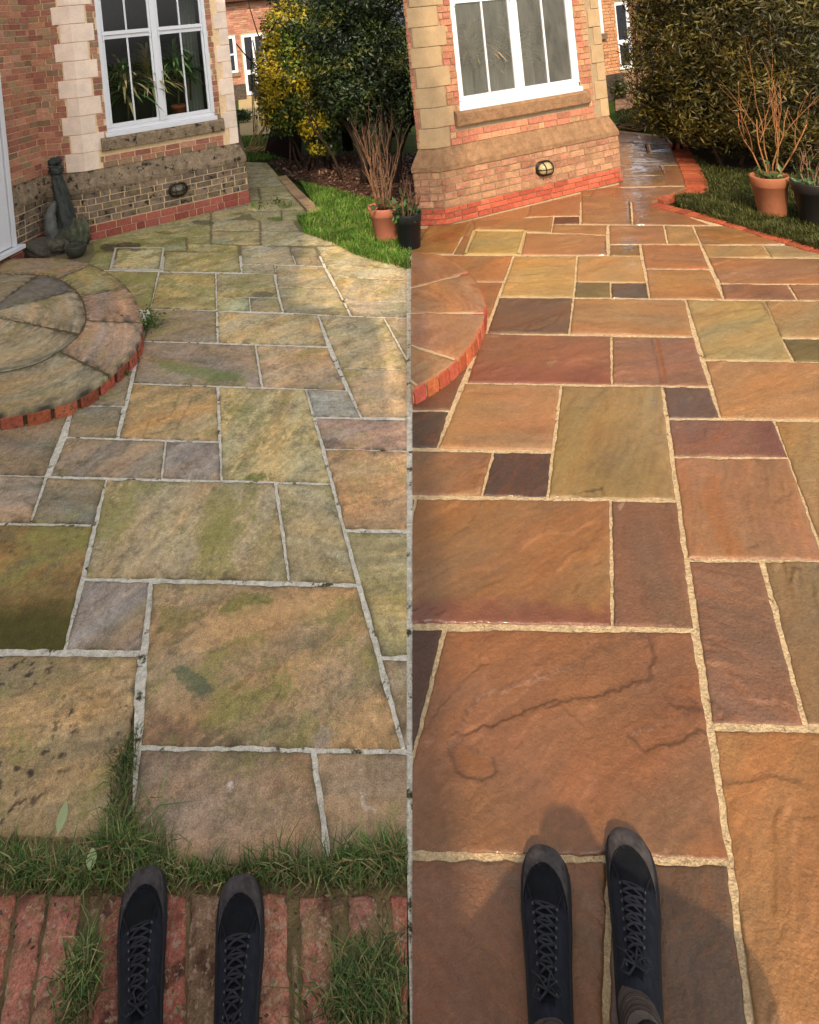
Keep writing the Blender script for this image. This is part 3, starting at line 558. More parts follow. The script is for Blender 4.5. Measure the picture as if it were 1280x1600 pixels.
# ------------------------------------------------------------------ round raised steps
def spline(P, n=8, closed=False):
    P = [np.array(p, float) for p in P]; out = []
    for i in range(len(P) - 1):
        p0 = P[max(i - 1, 0)]; p1 = P[i]; p2 = P[i + 1]; p3 = P[min(i + 2, len(P) - 1)]
        for t in np.linspace(0, 1, n, endpoint=False):
            out.append(.5 * ((2 * p1) + (-p0 + p2) * t + (2 * p0 - 5 * p1 + 4 * p2 - p3) * t * t + (-p0 + 3 * p1 - 3 * p2 + p3) * t ** 3))
    out.append(P[-1]); return np.array(out)
def round_step(name, label, rimpx, cpx, joints, inner, kind, cols, incols, brickc, top=.11, cutpx=None):
    root = thing(name, label, 'step', (*g2(*cpx), 0))
    c = g2(*cpx, top); rim = spline([g2(*p, top) for p in rimpx], 10)
    ang = np.unwrap(np.arctan2(rim[:, 1] - c[1], rim[:, 0] - c[0])); rad = np.hypot(*(rim - c).T)
    order = np.argsort(ang); ang = ang[order]; rad = rad[order]
    rf = lambda t: np.interp(t, ang, rad)
    ss = SlabSet()
    ja = sorted([ang[0]] + [float(np.interp(0, [0], [0])) + a for a in joints(c)] + [ang[-1]])
    def sector(a0, a1, r0, r1, color, **kw):
        # a wedge as a bent quad: build flat, then bend
        s2 = SlabSet(); L = (a1 - a0) * rf((a0 + a1) / 2) * (r0 + r1) / 2; Wd = (r1 - r0) * rf((a0 + a1) / 2)
        slab(s2, gap=.006 if kind == 'L' else .0085, quad=[(0 + 50 * a0, c[1] + Wd), (L + 50 * a0, c[1] + Wd), (L + 50 * a0, c[1]), (50 * a0, c[1])], color=color, kind=kind, world=True, z0=top - .006, **kw)
        V = s2.v[0]; u = (V[:, 0] - 50 * a0) / L; v = (V[:, 1] - c[1]) / Wd
        t = a1 + (a0 - a1) * u; r = (r0 + (r1 - r0) * v) * rf(t)
        V[:, 0] = c[0] + r * np.cos(t); V[:, 1] = c[1] + r * np.sin(t)
        ss.v.append(V); ss.c.append(s2.c[0]); ss.w.append(s2.w[0]); ss.f.append(s2.f[0] + ss.n); ss.n += len(V)
    FE = FEATS[kind]; FEATS[kind] = []
    for k in range(len(ja) - 1): sector(ja[k], ja[k + 1], inner, 1.0, cols[k % len(cols)], amt=.35, opt={'joint': .045} if kind == 'L' else {})
    n_in = len(incols)
    ia = np.linspace(ang[0], ang[-1], n_in + 1)
    for k in range(n_in): sector(ia[k], ia[k + 1], .03, inner, incols[k], amt=.3, opt={'joint': .05} if kind == 'L' else {})
    FEATS[kind] = FE
    o = ss.build('paving', M['stone_l'] if kind == 'L' else M['stone_r']); o.parent = root; o.matrix_parent_inverse = root.matrix_world.inverted()
    # mortar core and brick riser
    mb = MB(); n = len(ang); m1 = [(c[0] + .984 * rad[i] * math.cos(ang[i]), c[1] + .984 * rad[i] * math.sin(ang[i])) for i in range(n)]
    V = [(x, y, -.02) for x, y in m1] + [(x, y, top - .012) for x, y in m1] + [(c[0], c[1], top - .012)]
    mb.add(V, [(i, i + 1, n + i + 1, n + i) for i in range(n - 1)] + [(n + i, n + i + 1, 2 * n) for i in range(n - 1)], lin((120, 100, 70)) * .6 if kind == 'L' else lin((222, 192, 148)) * .66)
    core = mb.build('mortar_core', M['joint'], root)
    br = MB(); L = np.sum(rad[:-1] * np.abs(np.diff(ang))); nb = int(L / .118)
    ts = np.linspace(ang[0], ang[-1], nb + 1)
    for k in range(nb):
        g_ = .075 * (ts[k + 1] - ts[k]); a0, a1 = ts[k] + g_, ts[k + 1] - g_
        j = random.uniform(-.004, .004); cc = lin(brickc) * random.uniform(.65, 1.15) * np.array([1, random.uniform(.85, 1.2), random.uniform(.8, 1.2)])
        pr = lambda t, f: np.array([c[0] + (rf(t) * f) * math.cos(t), c[1] + (rf(t) * f) * math.sin(t)])
        f0, f1 = .93, 1.0 - .002 + j / 1.7
        am = (a0 + a1) / 2
        B = [pr(a0, f0), pr(a0, f1), pr(am, f1), pr(a1, f1), pr(a1, f0)]; zt = top - (.034 if kind == 'L' else .012) + random.uniform(-.003, .003)
        V = [(*b, -.015) for b in B] + [(*b, zt) for b in B]
        br.add(V, [(i, (i + 1) % 5, 5 + (i + 1) % 5, 5 + i) for i in range(5)] + [(5, 6, 7, 8, 9)], cc)
    b_ = br.build('brick_edge', M['old_brick'] if kind == 'L' else M['brick'], root); bevel(b_, .006, 2)
    if cutpx:
        for o_ in (o, core, b_): cut(o_, cutpx, kind == 'L')
    return root
jl = lambda c: [math.atan2(*(g2(*p, .11) - c)[::-1]) for p in [(137, 414), (203, 447), (219, 503), (156, 577)]]
KLS = KL
round_step('round_step', 'mossy round raised step of wedge stones with a red brick edge on the uncleaned half',
           [(-200, 412), (-60, 401), (33, 402), (85, 402), (130, 407), (175, 427), (205, 455), (223, 500), (217, 535), (185, 572), (130, 612), (75, 632), (33, 641), (-60, 655), (-200, 660)], (-25, 490), jl, .66, 'L',
           [(150, 128, 92), (156, 124, 98), (150, 118, 96), (144, 124, 74), (138, 112, 82), (146, 128, 78)], [(146, 128, 98), (150, 130, 100), (98, 90, 80), (130, 112, 84)], (172, 92, 74))
jr = lambda c: [math.atan2(*(g2(*p, .11) - c)[::-1]) for p in [(732, 425), (757, 487), (715, 560), (660, 605)]]
round_step('round_step', 'clean orange round raised step with a fresh red brick edge on the washed half',
           [(300, 392), (520, 386), (600, 386), (650, 391), (700, 400), (738, 428), (759, 468), (754, 505), (730, 545), (700, 572), (670, 592), (645, 606), (560, 640), (300, 660)], (487, 488), jr, .40, 'R',
           [(204, 138, 92), (206, 142, 92), (198, 132, 90), (202, 134, 88), (196, 128, 84)], [(194, 130, 86), (198, 132, 88), (196, 132, 88)], (190, 98, 68), cutpx=644.5)

# ------------------------------------------------------------------ houses
def offs(P, d):
    """offset a wall line outwards (to the right of its direction of travel)"""
    P = [np.array(p, float) for p in P]; out = []
    for i, p in enumerate(P):
        ns = []
        for a, b in ((i - 1, i), (i, i + 1)):
            if 0 <= a and b < len(P):
                e = P[b] - P[a]; e /= np.hypot(*e); ns.append(np.array([e[1], -e[0]]))
        m = sum(ns); m /= np.hypot(*m); out.append(p + m * d / (m @ ns[0]))
    return out
def bricks(mb, A, B, h0, h1, course, length, pal, depth=.011, gap=.010, skips=(), jit=.003, rough=0):
    d = B - A; L = np.hypot(*d); d = d / L; n = np.array([d[1], -d[0]])
    nc = max(1, int(round((h1 - h0) / course))); ch = (h1 - h0) / nc
    for r in range(nc):
        s = -length * (.5 if r % 2 else 0) - random.uniform(0, .03)
        zz0, zz1 = h0 + r * ch + gap / 2, h0 + (r + 1) * ch - gap / 2
        while s < L:
            ln = length * random.uniform(.82, 1.12) * (.55 if random.random() < .22 else 1)
            s0, s1 = max(0, s + gap / 2), min(L, s + ln - gap / 2); s += ln
            segs = [(s0, s1)]
            for (k0, k1, q0, q1) in skips:
                if zz1 > q0 + .005 and zz0 < q1 - .005:
                    ns = []
                    for a, b in segs:
                        if b <= k0 or a >= k1: ns.append((a, b))
                        else:
                            if a < k0: ns.append((a, k0))
                            if b > k1: ns.append((k1, b))
                    segs = ns
            for a, b in segs:
                if b - a < .02: continue
                c = lin(pal[random.randrange(len(pal))]) * random.uniform(.82, 1.15)
                dd = depth + random.uniform(-jit, jit)
                o0 = A + d * a; e = lambda: random.uniform(-1, 1) * (.0025 + rough)
                fr = lambda s_, z_: (*(A + d * s_ + n * (dd + e() * .5)), z_)
                bk = lambda s_, z_: (*(A + d * s_ - n * .004), z_)
                V = [bk(a, zz0), bk(b, zz0), bk(b, zz1), bk(a, zz1), fr(a + .002 + abs(e()), zz0 + abs(e())), fr(b - .002 - abs(e()), zz0 + abs(e())), fr(b - .002 - abs(e()), zz1 - abs(e())), fr(a + .002 + abs(e()), zz1 - abs(e()))]
                mb.add(V, [(4, 5, 6, 7), (0, 1, 5, 4), (1, 2, 6, 5), (2, 3, 7, 6), (3, 0, 4, 7)], c)
def quad_wall(mb, A, B, h0, h1, c, hole=None):
    def q(s0, s1, z0, z1):
        a = A + (B - A) * s0; b = A + (B - A) * s1
        mb.add([(*a, z0), (*b, z0), (*b, z1), (*a, z1)], [(0, 1, 2, 3)], c)
    L = np.hypot(*(B - A))
    if not hole: q(0, 1, h0, h1); return
    k0, k1, z0, z1 = hole; k0 /= L; k1 /= L
    q(0, k0, h0, h1); q(k1, 1, h0, h1); q(k0, k1, h0, z0); q(k0, k1, z1, h1)
def leafquads(mb, P, N, size, asp, cols, bend=.3):
    n = len(P); a = rng.normal(size=(n, 3)); T = a - (a * N).sum(1, keepdims=True) * N; T /= np.linalg.norm(T, axis=1, keepdims=True) + 1e-9
    B = np.cross(N, T); s = size * rng.uniform(.65, 1.25, n)[:, None]
    tip = P + T * s; mid = P + T * s * .45; w_ = B * s * asp * .5; up = N * s * bend * .3
    V = np.stack([P, mid + w_ - up, tip - up * 1.5, mid - w_ - up], 1).reshape(-1, 3)
    f = [(4 * i, 4 * i + 1, 4 * i + 2, 4 * i + 3) for i in range(n)]
    mb.add(V, f, np.repeat(cols, 4, 0))
def house(label, I0, Mn, I, C, R, Bk, pal, plpal, redpal, kind, hs=None, red_n=2, win=(.32, 1.78), ashlar=(196, 172, 160), plm='plinth_l', film='glass_l', sillc=(120, 104, 84)):
    root = thing('brick_house', label, 'house', (*C, 0))
    line = [p for p in (Mn, I, C, R, Bk) if p is not None]
    hr, hp, hcap, hs0, hs1, hw0, htop = .185, .60, .845, 1.06, 1.225, 1.27, 3.9
    pl = offs(line, .0); wl = offs(line, -.075); iC = 2
    ci = iC
    wb = MB(); rb = MB(); pb = MB(); cb = MB(); mb = MB(); red = MB(); plb = MB()
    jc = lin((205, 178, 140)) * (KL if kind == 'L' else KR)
    d = wl[ci + 1] - wl[ci]; Lf = np.hypot(*d); d /= Lf; nrm = np.array([d[1], -d[0]])
    hole = (win[0], win[1], hw0, 3.05)
    for i in range(len(line) - 1):
        A, B = wl[i], wl[i + 1]; L = np.hypot(*(B - A)); sk = []
        if i == ci: sk = [(win[0] - .0, win[1] + .0, hw0 - .02, 3.06), (win[0] - .1, win[1] + .1, hs0 - .0, hs1 + .0)]
        quad_wall(wb, A, B, hcap - .03, htop, jc, hole if i == ci else None)
        if L < 6:
            bricks(rb, A, B, hcap, 3.3, .0765, .2, pal, skips=sk + ([(0, .19, 0, 9)] if i == ci else []) + ([(L - .21, L, 0, 9)] if i == ci else []) + ([(L - .17, L, 0, 9)] if i == ci - 1 else []))
        A, B = pl[i], pl[i + 1]
        quad_wall(plb, A, B, -.05, hp, jc * .8)
        if L < 6:
            bricks(pb, A, B, hr + .004, hp - .004, .083, .2, plpal, depth=.010, jit=.004, rough=.004)
            Ar, Br = offs(line, .006)[i], offs(line, .006)[i + 1]
            bricks(red, Ar, Br, 0.0, hr, hr / red_n, .215, redpal, depth=.008, jit=.0008, gap=.009)
        # chamfered cap: a lip, then a slope back to the wall
        o1 = offs(line, .018); o2 = offs(line, .012)
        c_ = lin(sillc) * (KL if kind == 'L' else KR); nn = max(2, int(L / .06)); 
        for k in range(nn):
            if L > 6 and k > 0: break
            t0, t1 = (k / nn, (k + 1) / nn) if L < 6 else (0, 1)
            lp_ = lambda P, t: P[i] + (P[i + 1] - P[i]) * t
            jn = random.uniform(.9, 1.1)
            z_ = lambda t, s: .004 * float(pn(np.array(t * L * 9), np.array(s * 3.0), 5 + i))
            V = []
            for t in (t0, t1):
                V += [(*lp_(pl, t), hp - .006), (*lp_(o1, t), hp + z_(t, 0)), (*lp_(o1, t), hp + .055 + z_(t, 1)), (*(lp_(o1, t) * .5 + lp_(wl, t) * .5), hp + .155 + z_(t, 2)), (*(lp_(wl, t)), hcap + .004)]
            cb.add(V, [(q, 5 + q, 6 + q, 1 + q) for q in range(4)], c_ * jn)
    # shade-side and back walls, roof
    wb.build('wall', M['joint'], root); rb.build('brickwork', M['brick'], root); plb.build('plinth_core', M['joint'], root)
    pb.build('plinth', M[plm], root); cb.build('plinth_cap', M[plm if kind == 'L' else 'plinth_r'], root, smooth=False); bevel(red.build('brick_course', M['brick'], root), .003, 2)
    # quoins: alternating long and short blocks that wrap the corner
    for cn, side in ((ci, 'l'), (ci + 1, 'r')):
        P = wl[cn]; e0 = P - wl[cn - 1]; e0 /= np.hypot(*e0); e1 = wl[cn + 1] - P; e1 /= np.hypot(*e1)
        n0 = np.array([e0[1], -e0[0]]); n1 = np.array([e1[1], -e1[0]])
        z = hcap + .003; k = 0; bh = .232
        L0_ = np.hypot(*(P - wl[cn - 1]))
        while z < htop - .3:
            a, b = (.24, .17) if k % 2 == 0 else (.15, .26)
            if side == 'r': a, b = (.12, .14) if k % 2 == 0 else (.185, .1)
            a = min(a, L0_ - .02)
            q = MB(); t = .016
            m = (n0 + n1); m = m / np.hypot(*m); ap = P + m * t / (m @ n0)
            pts = [P - e0 * a - n0 * .004, P - e0 * a + n0 * t, ap, P + e1 * b + n1 * t, P + e1 * b - n1 * .004]
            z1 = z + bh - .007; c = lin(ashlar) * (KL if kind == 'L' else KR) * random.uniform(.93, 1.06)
            V = [(*p, z) for p in pts] + [(*p, z1) for p in pts]
            q.add(V, [(j, j + 1, 6 + j, 5 + j) for j in range(4)] + [(5, 6, 7), (5, 7, 9), (7, 8, 9), (0, 2, 1), (0, 4, 2), (2, 4, 3)], c)
            bevel(q.build('quoin', M['ashlar'], root), .005, 2); z += bh; k += 1
    # stone sill under the window
    A = wl[ci]; W3 = lambda s, o, z: (*(A + d * s + nrm * o), z)
    s_ = MB(); s0, s1 = win[0] - .09, win[1] + .10
    prof = [(-.03, hs0), (.055, hs0), (.062, hs0 + .012), (.062, hs1 - .03), (.05, hs1 - .008), (-.03, hs1 + .02)]
    nb = 14; V = []
    for k in range(nb + 1):
        s = s0 + (s1 - s0) * k / nb
        V += [W3(s, o + random.uniform(-.0015, .0015), z + random.uniform(-.0015, .0015)) for o, z in prof]
    s_.add(V, [(6 * k + q, 6 * k + 6 + q, 6 * k + 7 + q, 6 * k + 1 + q) for k in range(nb) for q in range(5)] + [tuple(range(5, -1, -1)), tuple(6 * nb + q for q in range(6))], lin(sillc) * (KL if kind == 'L' else KR))
    s_.build('sill', M[plm], root)
    # window: white double sash, one bar per sash, horns under the meeting rail
    fw = MB(); w0, w1 = win; z0, z1 = hw0 - .045, 3.05
    def bar(a, b, za, zb, o0, o1): fw.box(W3(a, o0, za), np.array(W3(b, o0, za)) - W3(a, o0, za), np.array(W3(a, o1, za)) - W3(a, o0, za), (0, 0, zb - za))
    bar(w0 - .02, w1 + .02, z0, z0 + .055, -.05, .03)
    bar(w0, w1, z0 + .057, z0 + .105, -.06, -.012)
    bar(w0, w0 + .05, z0 + .107, z1, -.07, .002); bar(w1 - .05, w1, z0 + .107, z1, -.07, .002); bar(w0 + .052, w1 - .052, z1 - .06, z1, -.07, .002)
    wm = (w0 + w1) / 2; bar(wm - .038, wm + .038, z0 + .107, z1 - .062, -.07, .0)
    rail = 2.52
    for a, b in ((w0 + .052, wm - .04), (wm + .04, w1 - .052)):
        bar(a, b, z0 + .107, z0 + .155, -.062, -.02)
        bar(a, b, rail, rail + .05, -.045, -.008); bar(a, b, rail - .052, rail - .002, -.065, -.025); 
        for e0_, e1_ in ((a, a + .028), (b - .028, b)): bar(e0_, e1_, z0 + .157, rail - .054, -.062, -.022); bar(e0_, e1_, rail + .052, z1 - .062, -.045, -.008)
        mm = (a + b) / 2; bar(mm - .011, mm + .011, z0 + .157, rail - .054, -.058, -.026); bar(mm - .011, mm + .011, rail + .052, z1 - .062, -.04, -.012)
        for e_ in (a + .002, b - .026): bar(e_, e_ + .024, rail - .075, rail - .001, -.022, -.006)
    f_ = fw.build('window', M['upvc'], root); bevel(f_, .003, 2)
    for a, b in ((w0 + .08, wm - .068), (wm + .068, w1 - .08)):
        mm = (a + b) / 2
        for p, q in ((a, mm - .011), (mm + .011, b)):
            for za, zb, oo in ((z0 + .157, rail - .054, -.042), (rail + .052, z1 - .062, -.026)):
                g = MB(); g.add([W3(p, oo, za), W3(q, oo, za), W3(q, oo, zb), W3(p, oo, zb)], [(0, 1, 2, 3)]); g.build('pane', M[film], f_)
    # the room behind
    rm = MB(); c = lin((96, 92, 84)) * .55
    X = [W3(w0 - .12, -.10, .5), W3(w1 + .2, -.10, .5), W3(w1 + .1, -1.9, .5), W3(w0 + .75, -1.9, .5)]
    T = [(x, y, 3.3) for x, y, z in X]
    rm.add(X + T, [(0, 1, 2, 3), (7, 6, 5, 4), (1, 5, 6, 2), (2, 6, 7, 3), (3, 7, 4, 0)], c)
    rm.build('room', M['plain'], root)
    # roof and remaining outer walls close the volume
    P = [wl[k] for k in range(len(wl))]; ex = [P[-1] + (P[0] - P[-1]) * 0]
    back = [np.array(p, float) for p in I0]
    ow = MB(); loop = [P[-1]] + back + [P[0]]
    for a, b in zip(loop[:-1], loop[1:]): quad_wall(ow, np.array(a), np.array(b), -.05, htop, lin((165, 120, 90)) * .6)
    ow.build('rear_wall', M['brick'], root)
    foot = P + back; cen = sum(np.array(p) for p in foot) / len(foot); ro = MB(); n = len(foot)
    V = [(*(cen + (p - cen) * 1.05), htop) for p in foot] + [(*cen, htop + 1.0)]
    ro.add(V, [(k, (k + 1) % n, n) for k in range(n)] + [tuple(range(n - 1, -1, -1))], lin((110, 70, 55)) * .5); ro.build('roof', M['tile'], root)
    return root, wl, pl, d, nrm, W3

BL = [(176, 118, 96), (186, 132, 104), (164, 108, 92), (170, 138, 108), (192, 140, 116), (150, 122, 96)]
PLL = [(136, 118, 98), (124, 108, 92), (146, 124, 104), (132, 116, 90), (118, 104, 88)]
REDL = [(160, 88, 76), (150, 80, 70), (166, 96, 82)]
lC, lR = g2(143, 376), g2(390, 317); lI, lM = g2(80, 381), g2(-140, 500)
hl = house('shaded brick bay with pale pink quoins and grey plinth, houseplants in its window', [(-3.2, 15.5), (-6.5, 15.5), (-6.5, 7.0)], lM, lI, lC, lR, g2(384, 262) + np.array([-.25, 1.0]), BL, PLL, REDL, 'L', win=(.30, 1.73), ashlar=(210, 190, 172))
BR = [(186, 118, 92), (194, 134, 102), (180, 128, 94), (190, 146, 108), (176, 112, 90)]
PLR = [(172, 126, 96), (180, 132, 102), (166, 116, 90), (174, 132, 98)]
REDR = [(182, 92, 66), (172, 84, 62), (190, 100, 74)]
rC, rR = g2(697, 351), g2(972, 283); rI = g2(654, 352)
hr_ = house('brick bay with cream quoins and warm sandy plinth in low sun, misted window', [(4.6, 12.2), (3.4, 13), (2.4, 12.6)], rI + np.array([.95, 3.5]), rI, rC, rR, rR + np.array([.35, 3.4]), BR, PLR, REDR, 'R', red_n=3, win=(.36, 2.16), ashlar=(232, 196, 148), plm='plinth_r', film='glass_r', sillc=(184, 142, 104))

# white door beside the fountain (only its foot shows at the photo's left edge)
def wallframe(A, B):
    A = np.array(A); B = np.array(B); d = (B - A) / np.hypot(*(B - A)); n = np.array([d[1], -d[0]])
    return lambda s, o, z: np.array((*(A + d * s + n * o), z)), np.hypot(*(B - A))
Wm, Lm = wallframe(lI, lM); 
rt = hl[0]
def bx(mb, W, s0, s1, o0, o1, z0, z1, c=(1, 1, 1)): mb.box(W(s0, o0, z0), W(s1, o0, z0) - W(s0, o0, z0), W(s0, o1, z0) - W(s0, o0, z0), (0, 0, z1 - z0), c)
dm = MB(); s0 = .62
bx(dm, Wm, s0 - .06, s0 + 1.1, -.12, .0, .16, .205)
bx(dm, Wm, s0, s0 + .06, -.06, -.012, .207, 2.2); bx(dm, Wm, s0 + .08, s0 + .95, -.05, -.018, .22, 2.1)
do = dm.build('door', M['upvc'], rt); bevel(do, .004, 2)

# wall lamps
def wall_lamp(W, s, z, label, lensm, parent=None, scale=1.0, rot=0):
    p = W(s, .012, z); root = thing('wall_lamp', label, 'lamp', tuple(p), 'oval bulkhead wall lamps')
    ax = (np.array(W(s + 1, 0, z)) - W(s, 0, z)); nn = (np.array(W(s, 1, z)) - W(s, 0, z)); up = np.array((0, 0, 1.0))
    def dome(name, a, b, dpt, o0, m, n=14, k=24):
        mb = MB(); V = []
        for i in range(n + 1):
            f = i / n * math.pi / 2
            for j in range(k):
                t = 2 * math.pi * j / k; ca, sa = math.cos(t), math.sin(t)
                ex = .7
                X = a * np.sign(ca) * abs(ca) ** ex * math.cos(f); Z = b * np.sign(sa) * abs(sa) ** ex * math.cos(f)
                V.append(p + ax * X + up * Z + nn * (o0 + dpt * math.sin(f)))
        mb.add(V, [(i * k + j, i * k + (j + 1) % k, (i + 1) * k + (j + 1) % k, (i + 1) * k + j) for i in range(n) for j in range(k)]); return mb.build(name, m, root, True)
    dome('backplate', .125 * scale, .092 * scale, .035, .0, M['lead']); dome('lens', .10 * scale, .072 * scale, .085, .02, lensm)
    g = MB()
    for xo in (-.05, 0.05):
        g.tube([p + ax * xo * scale + up * (.085 * scale * math.cos(t)) + nn * (.02 + .092 * math.sin(t)) for t in np.linspace(0, math.pi, 12)], .006, 6)
    g.tube([p + ax * (.112 * scale * math.cos(t)) + nn * (.02 + .09 * math.sin(t)) for t in np.linspace(0, math.pi, 14)], .006, 6)
    g.tube([p + ax * (.118 * scale * math.cos(t)) + up * (.086 * scale * math.sin(t)) + nn * .03 for t in np.linspace(0, 2 * math.pi, 25)], .010, 6)
    g.build('guard', M['lead'], root, True); return root
Wl, _ = wallframe(lC, lR); wall_lamp(Wl, 1.12, .40, 'dark oval bulkhead lamp on the grey stone plinth in shade', M['lens'])
Wr, _ = wallframe(rC, rR); wall_lamp(Wr, 1.42, .39, 'sunlit oval bulkhead lamp with amber ribbed lens on the sandy plinth', M['lens_r'])

# houseplants behind the panes
def houseplant(W, s, o, z, label, n, L, spread, cols, pot=True, kind='strap', stem=.0):
    p = W(s, o, z); root = thing('houseplant', label, 'houseplant', tuple(p))
    if pot:
        t = MB(); t.lathe([(.0, 0), (.075, 0), (.10, .15), (.112, .15), (.115, .19), (.10, .19), (.095, .17), (0, .165)], p[0], p[1], 20, lin((190, 98, 58)) * .8, p[2]); t.build('pot', M['terra'], root, True)
    mb = MB(); base = Vector(p) + Vector((0, 0, .17 if pot else 0))
    if stem > 0: 
        st_ = MB(); st_.tube([base, base + Vector((.02, .01, stem * .5)), base + Vector((-.01, 0, stem))], .016, 6, lin((120, 105, 75)) * .6); st_.build('stem', M['bark'], root, True)
    for i in range(n):
        a = random.uniform(0, 2 * math.pi); el = random.uniform(.1, 1.35); l = L * random.uniform(.6, 1.1)
        d = Vector((math.cos(a) * math.cos(el) * spread, math.sin(a) * math.cos(el) * .6, math.sin(el))); sd_ = Vector((-math.sin(a), math.cos(a), 0))
        b0 = base + Vector((0, 0, stem * random.uniform(.55, 1.0))); V = []; m = 5
        for k in range(m + 1):
            t = k / m; q = b0 + d * l * t + Vector((0, 0, -.55 * l * t * t)); wd = (.02 if kind == 'strap' else .05) * math.sin(math.pi * min(1, t * .85 + .15)) + .001
            V += [tuple(q - sd_ * wd), tuple(q + sd_ * wd)]
        c = lin(cols[random.randrange(len(cols))]) * random.uniform(.7, 1.2)
        mb.add(V, [(2 * k, 2 * k + 1, 2 * k + 3, 2 * k + 2) for k in range(m)], c)
    mb.build('leaves', M['leaf'], root); return root
WL3 = hl[5]
GP = [(96, 132, 72), (120, 150, 84), (84, 114, 62)]; TP = [(196, 176, 124), (164, 150, 92), (128, 140, 78), (176, 140, 96)]
houseplant(WL3, 1.30, -.22, 1.29, 'tall spiky green houseplant in a terracotta pot behind the right-hand panes', 90, .6, .9, GP, True, 'strap', .75)
houseplant(WL3, .62, -.28, 1.25, 'dense bushy houseplant filling the leftmost window panes', 190, .7, 1.0, GP + TP[:2], False, 'strap', .8)
houseplant(WL3, .95, -.30, 1.25, 'straw coloured trailing houseplant in the middle of the shaded window', 170, .7, .9, TP, False, 'strap', .9)
houseplant(WL3, 1.52, -.40, 1.5, 'broad leaved houseplant against the pale curtain', 34, .4, .8, GP, False, 'broad', .6)
cm = MB(); V = []
for k in range(41):
    s = 1.50 + .28 * k / 40; V += [WL3(s, -.62 + .03 * math.sin(k * .9), 1.0), WL3(s, -.62 + .03 * math.sin(k * .9), 3.1)]
cm.add(V, [(2 * k, 2 * k + 2, 2 * k + 3, 2 * k + 1) for k in range(40)], lin((196, 200, 186)) * .8); tag(cm.build('curtain', M['curtain']), 'pale grey green curtain hanging at the right side of the shaded window', 'curtain')
WR3 = hr_[5]
houseplant(WR3, .85, -.40, 1.25, 'straw coloured houseplant blurred behind the misted panes', 130, .7, .9, TP, False, 'strap', .8)
houseplant(WR3, 1.50, -.42, 1.25, 'green houseplant faint behind the misted right-hand panes', 110, .7, .9, GP, False, 'strap', .8)

cm = MB(); V = []
for k in range(81):
    q = .40 + 1.70 * k / 80; V += [WR3(q, -.80 + .035 * math.sin(k * .8) + .02 * math.sin(k * .31), 1.0), WR3(q, -.80 + .035 * math.sin(k * .8), 3.1)]
cm.add(V, [(2 * k, 2 * k + 2, 2 * k + 3, 2 * k + 1) for k in range(80)], lin((190, 186, 164)) * .8); tag(cm.build('curtain', M['curtain']), 'pale grey curtain behind the misted panes of the sunlit bay', 'curtain')

# ------------------------------------------------------------------ the houses farther back
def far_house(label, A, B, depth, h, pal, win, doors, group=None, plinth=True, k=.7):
    A = np.array(A); B = np.array(B); W, L = wallframe(A, B); root = thing('brick_house', label, 'house', (*A, 0), group)
    wb = MB(); bb = MB()
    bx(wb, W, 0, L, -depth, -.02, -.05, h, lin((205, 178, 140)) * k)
    wb.build('wall', M['joint'], root)
    nrm_skips = [(a - .06, b + .06, z0 - .08, z1 + .05) for a, b, z0, z1 in win + doors]
    bricks(bb, A, B, 0, h, .078, .22, pal, depth=.0, skips=nrm_skips, gap=.012); bb.build('brickwork', M['brick'], root)
    for a, b, z0, z1 in win:
        f = MB(); 
        for s0, s1, q0, q1 in ((a - .05, a + .05, z0, z1), (b - .05, b + .05, z0, z1), (a + .052, b - .052, z0, z0 + .08), (a + .052, b - .052, z1 - .08, z1), (a + .052, b - .052, (z0 + z1) / 2 - .03, (z0 + z1) / 2 + .03)): bx(f, W, s0, s1, -.015, .03, q0, q1)
        fo = f.build('window', M['upvc'], root); g = MB(); bx(g, W, a + .05, b - .05, -.018, .004, z0 + .08, z1 - .08, lin((46, 52, 60)) * .6); g.build('pane', M['plastic'], fo)
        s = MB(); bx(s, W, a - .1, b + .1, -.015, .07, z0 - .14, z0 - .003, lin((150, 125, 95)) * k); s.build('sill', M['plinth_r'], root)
    for a, b, z0, z1 in doors:
        f = MB(); m = (a + b) / 2
        for s0, s1, q0, q1 in ((a, a + .09, z0, z1), (b - .09, b, z0, z1), (m - .06, m + .06, z0, z1 - .092), (a + .092, b - .092, z1 - .09, z1), (a + .092, m - .062, z0 + .75, z0 + .92), (m + .062, b - .092, z0 + .75, z0 + .92), (a + .092, m - .062, z0, z0 + .12), (m + .062, b - .092, z0, z0 + .12)): bx(f, W, s0, s1, -.015, .03, q0, q1)
        fo = f.build('door', M['upvc'], root); g = MB(); bx(g, W, a + .08, b - .08, -.018, .004, z0 + .05, z1 - .05, lin((40, 42, 50)) * .6); g.build('pane', M['plastic'], fo)
    if plinth:
        p = MB(); s = 0
        cuts = sorted([(a, b) for a, b, z0, z1 in doors]); segs = []; s = 0
        for a, b in cuts: segs.append((s, a - .03)); s = b + .03
        segs.append((s, L))
        for a, b in segs:
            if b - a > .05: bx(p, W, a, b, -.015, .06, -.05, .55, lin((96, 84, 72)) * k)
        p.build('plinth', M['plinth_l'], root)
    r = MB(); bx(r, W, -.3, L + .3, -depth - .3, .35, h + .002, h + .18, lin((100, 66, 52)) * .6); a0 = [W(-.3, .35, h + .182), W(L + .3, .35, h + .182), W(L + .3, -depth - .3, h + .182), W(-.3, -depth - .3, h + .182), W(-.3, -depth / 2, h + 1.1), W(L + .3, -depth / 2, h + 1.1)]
    r.add(a0, [(0, 1, 5, 4), (2, 3, 4, 5), (1, 2, 5), (3, 0, 4)], lin((112, 72, 56)) * .6); r.build('roof', M['tile'], root)
    return root, W
fy = 23.0
fx = lambda px, y=fy: (px - PP[0]) / F * y + 0.0
